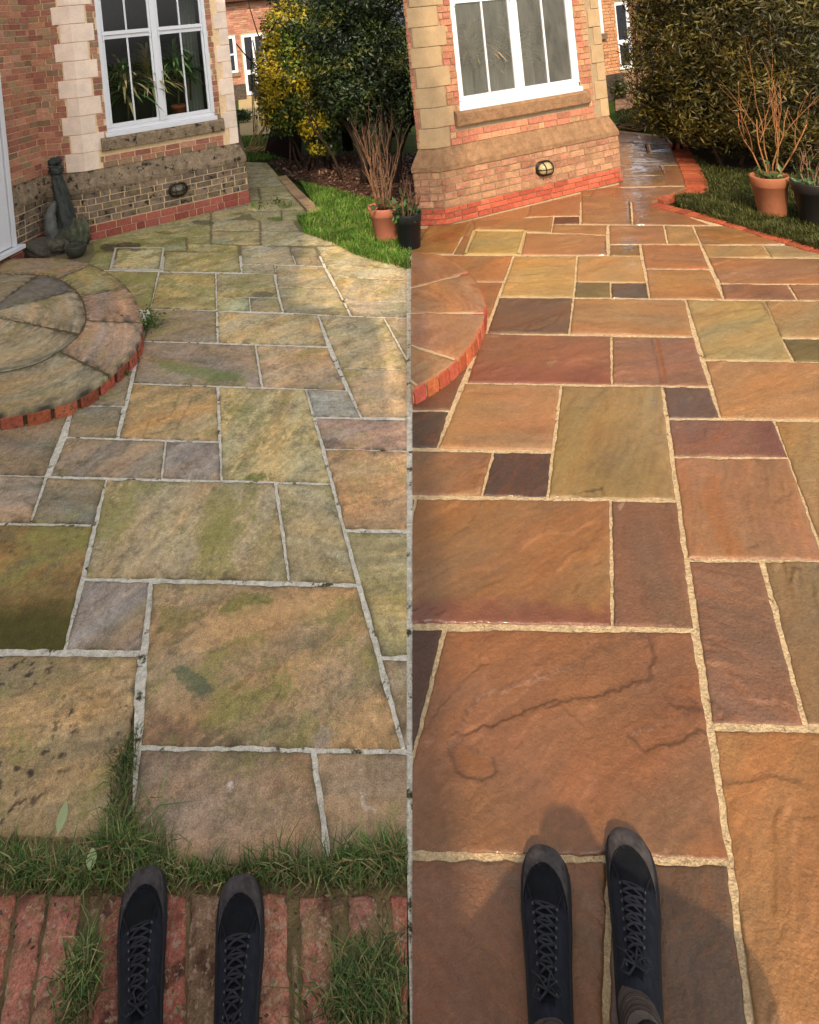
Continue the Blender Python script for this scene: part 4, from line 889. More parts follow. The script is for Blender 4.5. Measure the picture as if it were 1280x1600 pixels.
fl = far_house('distant brick house with white double doors seen between bay and shrub', (-5.4, 22.9), (.8, 23.6), 4, 3.6, [(176, 122, 100), (186, 136, 108), (166, 112, 94)], [(1.05, 1.72, 1.0, 2.35)], [(2.0, 2.85, .12, 2.35)])
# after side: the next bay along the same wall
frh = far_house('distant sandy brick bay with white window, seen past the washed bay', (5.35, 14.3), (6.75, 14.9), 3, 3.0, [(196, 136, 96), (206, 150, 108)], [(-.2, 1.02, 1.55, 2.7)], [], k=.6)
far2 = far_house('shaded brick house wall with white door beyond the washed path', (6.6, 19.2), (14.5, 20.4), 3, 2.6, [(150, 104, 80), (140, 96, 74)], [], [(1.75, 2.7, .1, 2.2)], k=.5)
wall_lamp(frh[1], .62, .62, 'small distant bulkhead lamp on the far sandy bay', M['lens_r'], scale=1.1)
# terraces in front of the far houses
poly_sheet('far_terrace', pxpoly([(375, 212), (432, 206), (470, 190), (470, 140), (372, 140)]), -.02, M['stone_l'], lin((196, 172, 122)) * .75)
poly_sheet('far_terrace', pxpoly([(962, 172), (1048, 158), (1100, 120), (1100, 80), (958, 90)]), -.02, M['stone_l'], lin((170, 130, 100)) * .6)
jn = MB()
for k in range(9):
    y = 98 + k * 8; a, b = g2(958, y), g2(1060, y - 2); jn.box((*a, -.017), (*(b - a), 0), (0, .05, 0), (0, 0, .004), lin((96, 74, 58)) * .5)
tag(jn.build('terrace_joints', M['joint']), kind='structure')
bn = thing('planter', 'black square planter standing in front of the distant white doors', 'planter', (*g2(410, 151), 0)); b0 = g2(410, 151)
mb = MB(); mb.box((b0[0] - .28, b0[1] - .2, 0), (.56, 0, 0), (0, .4, 0), (0, 0, .5), lin((22, 22, 26))); mb.box((b0[0] - .31, b0[1] - .23, .47), (.62, 0, 0), (0, .46, 0), (0, 0, .05), lin((26, 26, 30))); bevel(mb.build('tub', M['plastic'], bn), .01)

# ------------------------------------------------------------------ foliage
def crown(mb, blobs, n, size, asp, pal, shell=.55, seed=0, hole=.0, ylw=None, nrm_up=.3):
    tot = sum(b[1][0] * b[1][1] * b[1][2] for b in blobs) ** 1.0; 
    wts = np.array([(b[1][0] * b[1][1] * b[1][2]) ** .67 for b in blobs]); wts /= wts.sum()
    for (c, r), wt in zip(blobs, wts):
        m = int(n * wt); d = rng.normal(size=(m, 3)); d /= np.linalg.norm(d, axis=1, keepdims=True)
        rad = 1 - shell * rng.random(m) ** 1.6
        lump = 1 + .22 * fbm(d[:, 0] * 2.2 + c[0], d[:, 2] * 2.2 + d[:, 1] * 1.7, seed + 3, 3)
        P = np.array(c) + d * (rad * lump)[:, None] * np.array(r)
        clump = fbm(P[:, 0] * 2.6 + P[:, 1], P[:, 2] * 2.6, seed + 9, 3)
        keep = (clump > -.45 + hole) | (rng.random(m) < .25)
        if len(c) == 3: keep &= P[:, 2] > .05
        P, d, clump = P[keep], d[keep], clump[keep]
        N = d + rng.normal(size=d.shape) * .75 + np.array([0, 0, nrm_up]); N /= np.linalg.norm(N, axis=1, keepdims=True)
        pal_ = np.array([lin(p) for p in pal]); idx = np.clip(((clump + .5) * len(pal_) + rng.normal(size=len(P)) * .8).astype(int), 0, len(pal_) - 1)
        col = pal_[idx] * rng.uniform(.7, 1.25, (len(P), 1))
        if ylw is not None:
            m_ = ylw(P, d) + rng.normal(size=len(P)) * .22; k = sm(.45, .8, m_)[:, None]; yc = lin((206, 182, 44)) * rng.uniform(.6, 1.15, (len(P), 1)); col = col * (1 - k) + yc * k
        leafquads(mb, P, N, size, asp, col * .75)
def branch(mb, p, d, L, r, depth, c, spread=.5, up=.15):
    p = Vector(p); d = Vector(d).normalized(); pts = [p]; rr = [r]
    n = 5
    for i in range(n):
        d = (d + Vector((random.uniform(-1, 1), random.uniform(-1, 1), random.uniform(-.6, 1) * .6 + up)) * .22).normalized(); p = p + d * L / n; pts.append(p); rr.append(r * (1 - .55 * (i + 1) / n))
    mb.tube(pts, rr, 6, c)
    if depth > 0:
        for k in range(random.choice((2, 2, 3))):
            i = random.randrange(2, n + 1); nd = (d + Vector((random.uniform(-1, 1), random.uniform(-1, 1), random.uniform(-.2, .8))) * spread).normalized()
            branch(mb, pts[i], nd, L * random.uniform(.55, .8), rr[i] * .75, depth - 1, c, spread, up)
GR = [(34, 50, 22), (48, 70, 30), (66, 92, 38), (90, 116, 48), (116, 136, 56)]
DK = [(22, 34, 20), (30, 46, 26), (42, 60, 32), (52, 70, 36)]
def ctr(px, py, H): a = g2(px, py); return (a[0], a[1], H)
# before: variegated shrub, dark evergreen, conifer, twiggy understorey
b1 = g2(478, 262)
t = thing('variegated_shrub', 'green shrub with bright yellow leaves beside the black obelisk poles', 'shrub', (*b1, 0))
mb = MB()
yf = lambda P, d: .26 - .55 * d[:, 0] - .30 * d[:, 1] + .9 * fbm(P[:, 0] * 1.6, P[:, 2] * 1.6, 40, 3)  # variegation heaped left and front, painting in the sunlit side
crown(mb, [((b1[0] - .05, b1[1], 1.55), (.72, .75, .85)), ((b1[0] + .05, b1[1] + .1, 2.3), (.62, .7, .6)), ((b1[0] - .28, b1[1] - .1, 1.1), (.45, .5, .5)), ((b1[0] + .55, b1[1] + .1, 1.4), (.6, .6, .7)), ((b1[0] + .35, b1[1] - .25, .75), (.45, .4, .3)), ((b1[0] + .35, b1[1] - .3, .38), (.28, .25, .14))], 26000, .075, .48, GR + [(112, 130, 50)], .5, 1, .08, yf)
mb.build('crown', M['leaf'], t)
mb = MB()
for k in range(7): branch(mb, (b1[0] + random.uniform(-.3, .5), b1[1] + random.uniform(-.2, .2), 0), (random.uniform(-.4, .4), random.uniform(-.3, .3), 1), 1.0, .022, 2, lin((70, 54, 38)) * .7)
mb.build('trunk', M['bark'], t, True)
b2 = g2(575, 284)
t = thing('evergreen_tree', 'dark evergreen tree with a forked dark trunk behind the terracotta pot in shade', 'tree', (*b2, 0))
mb = MB(); crown(mb, [((b2[0] - .15, b2[1] + .3, 2.0), (.7, .75, .8)), ((b2[0] + .25, b2[1], 1.75), (.62, .6, .75)), ((b2[0] + .1, b2[1] + .2, 2.8), (.75, .7, .6)), ((b2[0] - .1, b2[1] - .1, 1.35), (.5, .5, .4)), ((b2[0] + .55, b2[1] - .2, 1.2), (.22, .3, .5))], 26000, .07, .42, DK + [(76, 92, 42), (112, 112, 46)], .5, 2, .06)
mb.build('crown', M['leaf'], t)
mb = MB(); tk = lin((58, 46, 36)) * .6
mb.tube([(b2[0] - .05, b2[1], -.05), (b2[0] - .02, b2[1], .3), (b2[0] - .1, b2[1], .6), (b2[0] - .25, b2[1] + .05, .95), (b2[0] - .35, b2[1] + .1, 1.4)], [.07, .06, .055, .045, .03], 8, tk)
mb.tube([(b2[0] - .06, b2[1], .5), (b2[0] + .05, b2[1] + .05, .85), (b2[0] + .12, b2[1] + .1, 1.4)], [.05, .045, .03], 8, tk)
for k in range(6): branch(mb, (b2[0] + random.uniform(-.4, .55), b2[1] + random.uniform(-.2, .3), -.03), (random.uniform(-.3, .3), random.uniform(-.2, .2), 1), 1.1, .03, 2, tk)
mb.build('trunk', M['bark'], t, True)
b3 = (b1[0] + .75, b1[1] + 1.1)
t = thing('conifer', 'dark green conifer rising behind the yellow leaved shrub', 'tree', (*b3, 0))
mb = MB(); crown(mb, [((b3[0], b3[1], 2.2), (.8, .7, 1.1)), ((b3[0] + .1, b3[1], 3.3), (.6, .6, .9)), ((b3[0] + .75, b3[1] + .2, 2.7), (.7, .6, 1.1))], 20000, .11, .22, [(20, 34, 24), (28, 44, 28), (40, 58, 32)], .5, 3, .0, None, -.2); mb.build('crown', M['leaf'], t)
mb = MB(); mb.tube([(b3[0], b3[1], 0), (b3[0], b3[1], 2.5)], [.1, .05], 8, tk); mb.build('trunk', M['bark'], t, True)
def hedge(label, pts, h, n, pal, size, seed, z0=.3, thick=.5, name='hedge'):
    t = thing(name, label, 'hedge', (*pts[0], 0)); mb = MB(); bl = []
    for a, b in zip(pts[:-1], pts[1:]):
        a = np.array(a); b = np.array(b); k = max(1, int(np.hypot(*(b - a)) / .55))
        for i in range(k):
            p = a + (b - a) * (i + .5) / k
            for z in np.arange(z0, h, .55): bl.append(((p[0] + random.uniform(-.1, .1), p[1] + random.uniform(-.15, .15), z + random.uniform(-.1, .15)), (.48, thick, .42)))
    crown(mb, bl, n, size, .4, pal, .6, seed, .05); mb.build('leaves', M['leaf'], t)
    for p in pts:
        mb = MB(); branch(mb, (*p, 0), (random.uniform(-.1, .1), 0, 1), h * .6, .05, 1, tk); mb.build('stem', M['bark'], t, True)
    return t
hedge('dim clipped hedge in the background behind the conifer', [(-1.3, 13.6), (.2, 13.2), (1.0, 12.6)], 3.6, 9000, DK, .10, 5)
# after: broad dark willow-leaved shrubs along the lawn
for i, (px, py, rx, hh, lab, pal) in enumerate([(1085, 236, .85, 2.6, 'tall dark willow-leaved shrub at the end of the washed path', [(60, 58, 30), (88, 84, 38), (122, 112, 46), (160, 142, 54)]),
                                 (1165, 256, .9, 2.7, 'middle dark shrub of narrow leaves behind the washed lawn', [(56, 54, 28), (80, 76, 36), (108, 98, 44), (140, 124, 52)]),
                                 (1250, 268, .9, 2.8, 'rightmost dark shrub behind the tall bare twigs', [(56, 52, 28), (76, 70, 36), (100, 90, 44), (130, 114, 50)])]):
    b = g2(px, py); t = thing('willow_shrub', lab, 'shrub', (*b, 0)); mb = MB()
    crown(mb, [((b[0], b[1] + .1, hh * .55), (rx, .7, hh * .36)), ((b[0] + .15, b[1] + .3, hh * .88), (rx * .95, .75, hh * .28)), ((b[0] - .1, b[1], hh * .28), (rx * .9, .6, hh * .22)), ((b[0] + .3, b[1] + .1, hh * .16), (rx * .8, .55, hh * .15))], 27000, .09, .26, pal, .5, 60 + i, .0, None, -.5)
    mb.build('crown', M['leaf'], t); mb = MB()
    for k in range(5): branch(mb, (b[0] + random.uniform(-.4, .4), b[1] + random.uniform(-.2, .2), 0), (random.uniform(-.3, .3), random.uniform(-.2, .2), 1), 1.1, .025, 2, lin((84, 64, 44)) * .5)
    mb.build('trunk', M['bark'], t, True)
hedge('dim hedge at the far right behind the willow-leaved shrubs', [(6.9, 12.2), (7.9, 11.4), (9.2, 10.4)], 3.2, 8000, [(26, 28, 14), (40, 40, 18), (54, 52, 22)], .11, 8)

# ------------------------------------------------------------------ lawns, soil beds, edging
def inpoly(P, n):
    P = np.array(P); lo, hi = P.min(0), P.max(0); out = np.zeros((0, 2))
    while len(out) < n:
        q = rng.uniform(lo, hi, (n * 2, 2)); d = polydist(P, q[:, 0], q[:, 1]); out = np.concatenate([out, q[d < 0]])
    return out[:n]
def grass_blades(mb, P, h, wd, pal, lean=.5, z=0.0, clump=True):
    n = len(P); a = rng.uniform(0, 2 * math.pi, n); hh = h * rng.uniform(.45, 1.25, n)
    if clump: hh = hh * (1 + .9 * fbm(P[:, 0] * 4, P[:, 1] * 4, 3, 3))
    ln = lean * rng.uniform(.15, 1.3, n); dx_, dy_ = np.cos(a), np.sin(a); B = np.stack([-dy_, dx_, np.zeros(n)], 1) * (wd * rng.uniform(.6, 1.3, n))[:, None]
    zz = z if np.ndim(z) else np.full(n, z)
    p0 = np.stack([P[:, 0], P[:, 1], zz], 1); D = np.stack([dx_, dy_, np.zeros(n)], 1)
    p1 = p0 + D * (ln * hh * .35)[:, None] + np.array([0, 0, 1]) * (hh * .6)[:, None]; p2 = p0 + D * (ln * hh)[:, None] + np.array([0, 0, 1]) * (hh * np.clip(1 - .25 * ln, .5, 1))[:, None]
    V = np.stack([p0 - B, p0 + B, p1 + B * .8, p1 - B * .8, p2], 1).reshape(-1, 3)
    pal_ = np.array([lin(p) for p in pal]); c = pal_[rng.integers(0, len(pal), n)] * rng.uniform(.7, 1.25, (n, 1)) * (1 + .5 * fbm(P[:, 0] * 2.5, P[:, 1] * 2.5, 13, 3))[:, None]
    f = []
    for i in range(n): f += [(5 * i, 5 * i + 1, 5 * i + 2, 5 * i + 3), (5 * i + 3, 5 * i + 2, 5 * i + 4)]
    mb.add(V, f, np.repeat(c, 5, 0) * .8)
LG = [(84, 136, 40), (100, 150, 46), (118, 160, 56), (138, 164, 78), (74, 116, 38), (150, 150, 84)]
lawn_l = pxpoly([(468, 282), (500, 290), (560, 306), (650, 322), (641, 418), (605, 410), (565, 398), (525, 378), (482, 364), (466, 346), (498, 334), (484, 308)])
poly_sheet('lawn', lawn_l, -.012, M['lawn'], lin((70, 96, 34)) * .7)
mb = MB(); grass_blades(mb, inpoly(lawn_l, 14000), .055, .0035, LG, .8, -.012)
fringe = pxpoly([(464, 340), (500, 336), (560, 372), (630, 404), (641, 420), (600, 412), (560, 400), (520, 380), (478, 366)]); grass_blades(mb, inpoly(fringe, 4500), .10, .004, LG, 1.0, -.01)
fg = pxpoly([(376, 212), (430, 214), (446, 246), (384, 250)]); grass_blades(mb, inpoly(fg, 3000), .09, .008, LG, .8, -.03)
grass_l = mb.build('lawn_grass', M['grass']); tag(grass_l, kind='stuff'); grass_l['label'] = 'bright green lawn grass on the shaded half'
lawn_r = pxpoly([(1080, 240), (1110, 258), (1290, 280), (1420, 330), (1420, 440), (1262, 386), (1180, 362), (1100, 338), (1062, 320), (1058, 306), (1105, 300)])
poly_sheet('lawn', lawn_r, -.012, M['lawn'], lin((54, 64, 26)) * .6)
LR_ = [(66, 74, 28), (80, 88, 34), (96, 100, 42), (60, 64, 28), (112, 104, 58)]
mb = MB(); grass_blades(mb, inpoly(lawn_r, 16000), .05, .0035, LR_, .8, -.012)
fringe = pxpoly([(1056, 308), (1110, 318), (1180, 340), (1290, 372), (1290, 394), (1180, 362), (1110, 340), (1060, 322)]); grass_blades(mb, inpoly(fringe, 5000), .085, .004, LR_, 1.0, -.01)
fg = pxpoly([(966, 172), (1018, 168), (1020, 200), (968, 204)]); grass_blades(mb, inpoly(fg, 2500), .09, .008, LR_, .8, -.03)
g_ = mb.build('lawn_grass', M['grass']); tag(g_, kind='stuff'); g_['label'] = 'dim olive lawn grass on the washed half'
# beds with fallen leaves
bed_l = pxpoly([(420, 252), (470, 240), (700, 240), (700, 330), (650, 324), (560, 308), (500, 292), (468, 284), (445, 272)])
poly_sheet('bed_soil', bed_l, -.02, M['soil'], lin((92, 66, 54)) * .7)
bed_r = pxpoly([(1040, 206), (1100, 196), (1420, 230), (1420, 330), (1290, 282), (1110, 260), (1070, 236)])
poly_sheet('bed_soil', bed_r, -.02, M['soil'], lin((70, 54, 38)) * .6)
mb = MB(); P = inpoly(bed_l, 2600); P3 = np.c_[P, rng.uniform(-.01, .03, len(P))]; N = rng.normal(size=P3.shape) * .5 + np.array([0, 0, 1]); N /= np.linalg.norm(N, axis=1, keepdims=True)
pc = np.array([lin(c) for c in [(150, 112, 92), (116, 84, 66), (176, 140, 120), (90, 66, 50)]])[rng.integers(0, 4, len(P))]; leafquads(mb, P3, N, .06, .6, pc * .6)
g_ = mb.build('leaf_litter', M['leaf']); tag(g_, kind='stuff'); g_['label'] = 'brown fallen leaves under the shaded shrubs'
# brick edging
def edging(name, pts, wd, c, n_len=.11, z=.012, kind=KL, gapc=None):
    P = spline([g2(*p) for p in pts], 6); mb = MB(); acc = 0; seg = np.hypot(*np.diff(P, axis=0).T); cum = np.concatenate([[0], np.cumsum(seg)]); T = cum[-1]
    k = 0; s = 0
    while s + n_len < T:
        i = min(np.searchsorted(cum, s + n_len / 2) - 1, len(P) - 2); p = P[i] + (P[i + 1] - P[i]) * ((s - cum[i]) / seg[i]); d = (P[i + 1] - P[i]) / seg[i]; n = np.array([-d[1], d[0]])
        cc = lin(c) * kind * random.uniform(.75, 1.2) * np.array([1, random.uniform(.88, 1.12), random.uniform(.85, 1.15)])
        mb.box((*(p - n * wd / 2), -.05), (*(d * (n_len - .012)), 0), (*(n * wd), 0), (0, 0, .05 + z + random.uniform(-.003, .003)), cc); s += n_len
    o = mb.build(name, M['brick']); tag(o, kind='structure'); bevel(o, .005, 2); return o
edging('brick_edging', [(440, 276), (462, 300), (482, 320), (497, 336)], .15, (140, 116, 88))
edging('brick_edging', [(1058, 226), (1072, 250), (1084, 276), (1090, 296)], .24, (190, 96, 62), .105, .010, KR)
edging('brick_edging', [(1096, 298), (1066, 304), (1036, 311), (1020, 316)], .13, (196, 104, 70), .105, .010, KR)
edging('brick_edging', [(1022, 320), (1070, 332), (1130, 347), (1200, 368), (1300, 398)], .15, (190, 98, 64), .105, .010, KR)

# grass and weeds along the near edge of the uncleaned half
mb = MB(); WG = [(74, 106, 44), (90, 122, 54), (110, 138, 70), (138, 152, 92), (64, 90, 42), (178, 166, 112), (150, 128, 88)]
strip = pxpoly([(-60, 1322), (40, 1324), (90, 1340), (160, 1340), (185, 1310), (225, 1330), (300, 1362), (400, 1360), (500, 1350), (560, 1330), (634, 1322), (634, 1378), (560, 1384), (430, 1376), (330, 1374), (250, 1384), (120, 1388), (30, 1384), (-60, 1384)])
grass_blades(mb, inpoly(strip, 1700), .045, .0015, WG, 1.25, -.012)
for (px, py, n, sp, h) in [(60, 1355, 260, .10, .09), (120, 1365, 200, .08, .08), (190, 1330, 220, .07, .10), (590, 1345, 420, .09, .12), (540, 1355, 240, .10, .09), (330, 1365, 160, .09, .06), (450, 1358, 200, .10, .07), (250, 1360, 200, .1, .07)]:
    c = g2(px, py); grass_blades(mb, c + rng.normal(size=(n, 2)) * np.array([sp, .025]) * .5, h * .68, .0018, WG, 1.3, -.012)
for (px, py, rx, ry, n, h) in [(192, 1195, .030, .05, 210, .060), (184, 1245, .022, .05, 120, .05), (205, 1150, .02, .04, 60, .035), (128, 1515, .035, .05, 330, .08), (122, 1560, .04, .05, 200, .08), (580, 1530, .08, .05, 500, .09), (570, 1570, .10, .05, 500, .09), (240, 1350, .05, .05, 220, .08), (190, 1290, .04, .05, 220, .08)]:
    c = g2(px, py); grass_blades(mb, c + rng.normal(size=(n, 2)) * np.array([rx, ry]) * .55, h * .66, .0017, WG, 1.2, -.012)
# a few long bent blades lying on the stone
P = np.array([g2(*p) for p in [(245, 1250), (238, 1262), (252, 1310), (262, 1322), (215, 1300), (350, 1330), (300, 1320)]]); grass_blades(mb, P, .10, .0022, [(110, 150, 80), (140, 150, 96)], 1.7, .0, False)
g_ = mb.build('edge_grass', M['grass']); tag(g_, kind='stuff'); g_['label'] = 'tufts of grass growing in the open joints of the mossy half'; 
me = g_.data; cut(g_, 638, True)
mb = MB()
for pl_, n, h in [(ell(408, 322, 18, 6), 120, .05), (ell(445, 322, 12, 4), 70, .06), (ell(430, 345, 14, 3), 60, .05)]: grass_blades(mb, inpoly(pxpoly(pl_), n), h, .004, LG, 1.2)
g_ = mb.build('path_weeds', M['grass']); tag(g_, kind='stuff'); g_['label'] = 'low weeds in the joints of the narrow mossy path'
def weed(px, py, label, n, size, h, seed, z=0.0):
    c = g2(px, py); t = thing('weed', label, 'weed', (*c, 0), None); mb = MB(); m = n
    P = np.c_[c + rng.normal(size=(m, 2)) * h * .45, np.abs(rng.normal(size=m)) * h * .5 + z]; N = rng.normal(size=P.shape) * .6 + np.array([0, 0, 1]); N /= np.linalg.norm(N, axis=1, keepdims=True)
    pc = np.array([lin(q) for q in [(78, 112, 36), (96, 130, 46), (62, 92, 30)]])[rng.integers(0, 3, m)]; leafquads(mb, P, N, size, .6, pc * .8); mb.build('leaves', M['leaf'], t)
weed(232, 510, 'leafy green weed at the rim of the mossy round step', 320, .028, .13, 1); weed(206, 566, 'small weed under the brick edge of the mossy round step', 70, .035, .07, 2); weed(188, 588, 'tiny weed on the mortar below the mossy round step', 50, .03, .06, 3)
weed(432, 318, 'small weed in the middle of the narrow mossy path', 50, .035, .10, 4)
mb = MB(); P = np.concatenate([inpoly(strip, 420), inpoly(pxpoly([(-60, 1390), (634, 1390), (634, 1640), (-60, 1640)]), 260), inpoly(pxpoly([(170, 1140), (215, 1140), (215, 1310), (160, 1310)]), 70)]); P3 = np.c_[P, rng.uniform(-.012, .006, len(P))]; N = rng.normal(size=P3.shape) * .5 + np.array([0, 0, 1]); N /= np.linalg.norm(N, axis=1, keepdims=True)
pc = np.array([lin(q) for q in [(150, 122, 84), (96, 72, 48), (178, 156, 112), (72, 58, 42), (120, 128, 70)]])[rng.integers(0, 5, len(P))]; leafquads(mb, P3, N, .016, .45, pc * .8)
g_ = mb.build('debris', M['leaf']); tag(g_, kind='stuff'); g_['label'] = 'dead bits of leaf and straw on the mossy brick row'; cut(g_, 636, True)
# two broad dock leaves at the near left
for px, py, rot, L, lab in [(92, 1312, 1.2, .07, 'single pale green broad leaf standing in the near grass'), (142, 1370, 1.5, .045, 'small pale leaf lying low in the grass near the left shoe')]:
    c = g2(px, py); mb = MB(); V = []
    for k in range(7):
        t_ = k / 6; w_ = .016 * math.sin(math.pi * min(1, t_ * .9 + .06)); p = np.array([c[0] + math.cos(rot) * L * t_ * .6, c[1] + math.sin(rot) * L * t_ * .5, .015 + L * .8 * t_]); b = np.array([-math.sin(rot), math.cos(rot), 0]); b = np.array([1, 0, 0.2])
        V += [p - b * w_ + np.array([0, 0, .004]), p, p + b * w_ + np.array([0, 0, .004])]
    mb.add(V, [(3 * k + q, 3 * k + q + 1, 3 * k + q + 4, 3 * k + q + 3) for k in range(6) for q in (0, 1)], lin((196, 212, 160)) * .9); tag(mb.build('leaf', M['leaf'], None, True), lab, 'leaf')

# ------------------------------------------------------------------ pots
def pot(px, py, label, r, h, c, m, twigs, tall, leafy, name='plant_pot', group=None, z=-.01, twc=(150, 112, 84)):
    b = g2(px, py); t = thing(name, label, 'plant pot', (*b, z), group)
    mb = MB(); mb.lathe([(0, 0), (r * .70, 0), (r * .72, .01), (r * .90, h * .74), (r * .92, h * .745), (r * .945, h * .76), (r * 1.0, h * .98), (r * .99, h), (r * .90, h), (r * .87, h * .9), (0, h * .88)], b[0], b[1], 40, c, z); mb.build('pot', m, t, True)
    s = MB(); s.lathe([(0, h * .9), (r * .86, h * .885)], b[0], b[1], 24, lin((60, 46, 34)) * .6, z); s.build('soil', M['soil'], t)
    mb = MB()
    for k in range(twigs):
        a = random.uniform(0, 6.28); branch(mb, (b[0] + .3 * r * math.cos(a), b[1] + .3 * r * math.sin(a), h * .85 + z), (.35 * math.cos(a) + .1, .3 * math.sin(a), 1), tall * random.uniform(.5, .8), .0085, 2, lin(twc) * .7 * random.uniform(.8, 1.2), .55, .2)
    if twigs: mb.build('twigs', M['bark'], t, True)
    if leafy:
        mb = MB(); P = np.c_[b + rng.normal(size=(leafy, 2)) * r * .5, h * .9 + z + np.abs(rng.normal(size=leafy)) * .09]; N = rng.normal(size=P.shape) * .8 + np.array([0, 0, .6]); N /= np.linalg.norm(N, axis=1, keepdims=True)
        pc = np.array([lin(q) for q in [(84, 112, 60), (104, 132, 70), (66, 92, 44)]])[rng.integers(0, 3, leafy)]; leafquads(mb, P, N, .09, .4, pc * .75); mb.build('leaves', M['leaf'], t)
    return t
TC = lin((200, 124, 98)) * .75
pot(606, 371, 'terracotta pot of bare twigs standing on the shaded lawn', .185, .36, TC, M['terra'], 14, .9, 30)
pot(641, 384, 'black plastic pot beside the terracotta pot on the shaded lawn', .15, .36, lin((26, 27, 30)), M['plastic'], 9, .35, 90)
pot(1207, 333, 'terracotta pot with tall bare branches on the dim lawn', .172, .40, lin((196, 122, 84)) * .62, M['terra'], 6, 1.25, 60, twc=(176, 120, 74))
pot(1276, 345, 'dark plastic pot at the right edge of the dim lawn', .18, .40, lin((34, 30, 28)), M['plastic'], 10, .4, 60)

# ------------------------------------------------------------------ garden odds and ends
def obelisk(px, py, label, h, sp, hook=True):
    b = g2(px, py); t = thing('garden_obelisk', label, 'plant support', (*b, -.03)); c = lin((52, 46, 42)) * .7
    for dx_, dy_ in ((-sp, -sp), (sp, -sp), (-sp, sp), (sp, sp)):
        mb = MB(); mb.tube([(b[0] + dx_, b[1] + dy_, -.04), (b[0] + dx_ * .55, b[1] + dy_ * .55, h * .7), (b[0] + dx_ * .1, b[1] + dy_ * .1, h)], .012, 6, c); mb.build('pole', M['iron'], t, True)
    for z in (.55, .8):
        mb = MB(); f = 1 - .6 * z; mb.tube([(b[0] + sp * f * 1.3 * math.cos(a), b[1] + sp * f * 1.3 * math.sin(a), h * z) for a in np.linspace(0, 2 * math.pi, 17)], .008, 6, c); mb.build('ring', M['iron'], t, True)
    return b
b = obelisk(408, 203, 'tall thin black obelisk of poles between the bay and the yellow shrub', 2.2, .16)
mb = MB(); hk = thing('bird_feeder', 'small white feeder hanging at the top of the thin poles', 'bird feeder', (b[0] + .28, b[1], 1.95))
mb.lathe([(0, 0), (.05, .01), (.07, .06), (.05, .11), (.0, .12)], b[0] + .28, b[1], 16, lin((214, 220, 222)) * .8, 2.02); mb.build('globe', M['upvc'], hk, True)
mb = MB(); mb.tube([(b[0] + .28, b[1], 2.14), (b[0] + .25, b[1], 2.2), (b[0] + .1, b[1], 2.21), (b[0], b[1], 2.18)], .006, 6, lin((60, 55, 50))); mb.build('hook', M['iron'], hk, True)
obelisk(1013, 170, 'tall thin dark obelisk of poles beside the washed path', 2.2, .14)
def canes(px, py, label, c, sc=1.0, n=16):
    b = g2(px, py); t = thing('cane_bundle', label, 'canes', (*b, 0)); mb = MB()
    for k in range(n):
        a = random.uniform(-.5, .5) + 1.2; L = random.uniform(.5, .9) * sc; o = Vector((b[0] + random.uniform(-.25, .25) * sc, b[1] + random.uniform(-.15, .15), 0)); w_ = random.uniform(-.3, .3)
        if k % 2: pts = [o + Vector((math.cos(q) * .28 * sc, math.sin(q) * .2 * sc, .03 + .02 * k / n + .03 * math.sin(3 * q + k))) for q in np.linspace(k, k + 4.5, 14)]
        else: pts = [o, o + Vector((.10 + w_ * .2, .1, L * .35)), o + Vector((.25 + w_ * .3, .15, L * .75)), o + Vector((.32 + w_ * .5, .2, L))]
        mb.tube(pts, .012, 5, lin(c) * random.uniform(.6, .9))
    mb.build('stalks', M['bark'], t, True)
canes(398, 236, 'straw coloured tangle of dry stalks on the grass by the shaded bay', (206, 176, 122), .8)
canes(990, 200, 'grey tangle of dry stalks at the end of the washed path', (150, 122, 90), .9, 12)
def board(p0, p1, p2, p3, label, th=.03):
    mb = MB(); P = [np.array(p) for p in (p0, p1, p2, p3)]; n = np.cross(P[1] - P[0], P[3] - P[0]); n = n / np.linalg.norm(n) * th
    mb.add([*P, *[p + n for p in P]], [(3, 2, 1, 0), (4, 5, 6, 7), (0, 1, 5, 4), (1, 2, 6, 5), (2, 3, 7, 6), (3, 0, 4, 7)], lin((46, 30, 26)) * .7)
    o = mb.build('leaning_board', M['bark']); tag(o, label, 'board'); bevel(o, .005)
a, c_ = g2(415, 240), g2(470, 252)
board((*a, 0), (*c_, 0), (c_[0] + .1, c_[1] + .7, .75), (a[0] + .12, a[1] + .6, .42), 'dark brown board leaning under the yellow leaved shrub')
a, c_ = g2(1022, 200), g2(1085, 222)
board((*a, 0), (*c_, 0), (c_[0] + .25, c_[1] + .7, .85), (a[0] + .1, a[1] + .6, .45), 'dark board leaning under the willow-leaved shrub by the washed path')
# small plants at the feet of the far bays
def tuft(px, py, label, r, pal):
    b = g2(px, py); t = thing('small_bush', label, 'bush', (*b, 0)); mb = MB(); crown(mb, [((b[0], b[1], r * .7), (r, r, r * .8))], 900, .09, .4, pal, .7, 90); mb.build('leaves', M['leaf'], t)
tuft(381, 190, 'small green bush at the foot of the distant brick wall', .22, GR[1:]); tuft(968, 152, 'small bush under the distant lamp on the far bay', .32, [(60, 66, 34), (84, 88, 44), (110, 106, 60)])

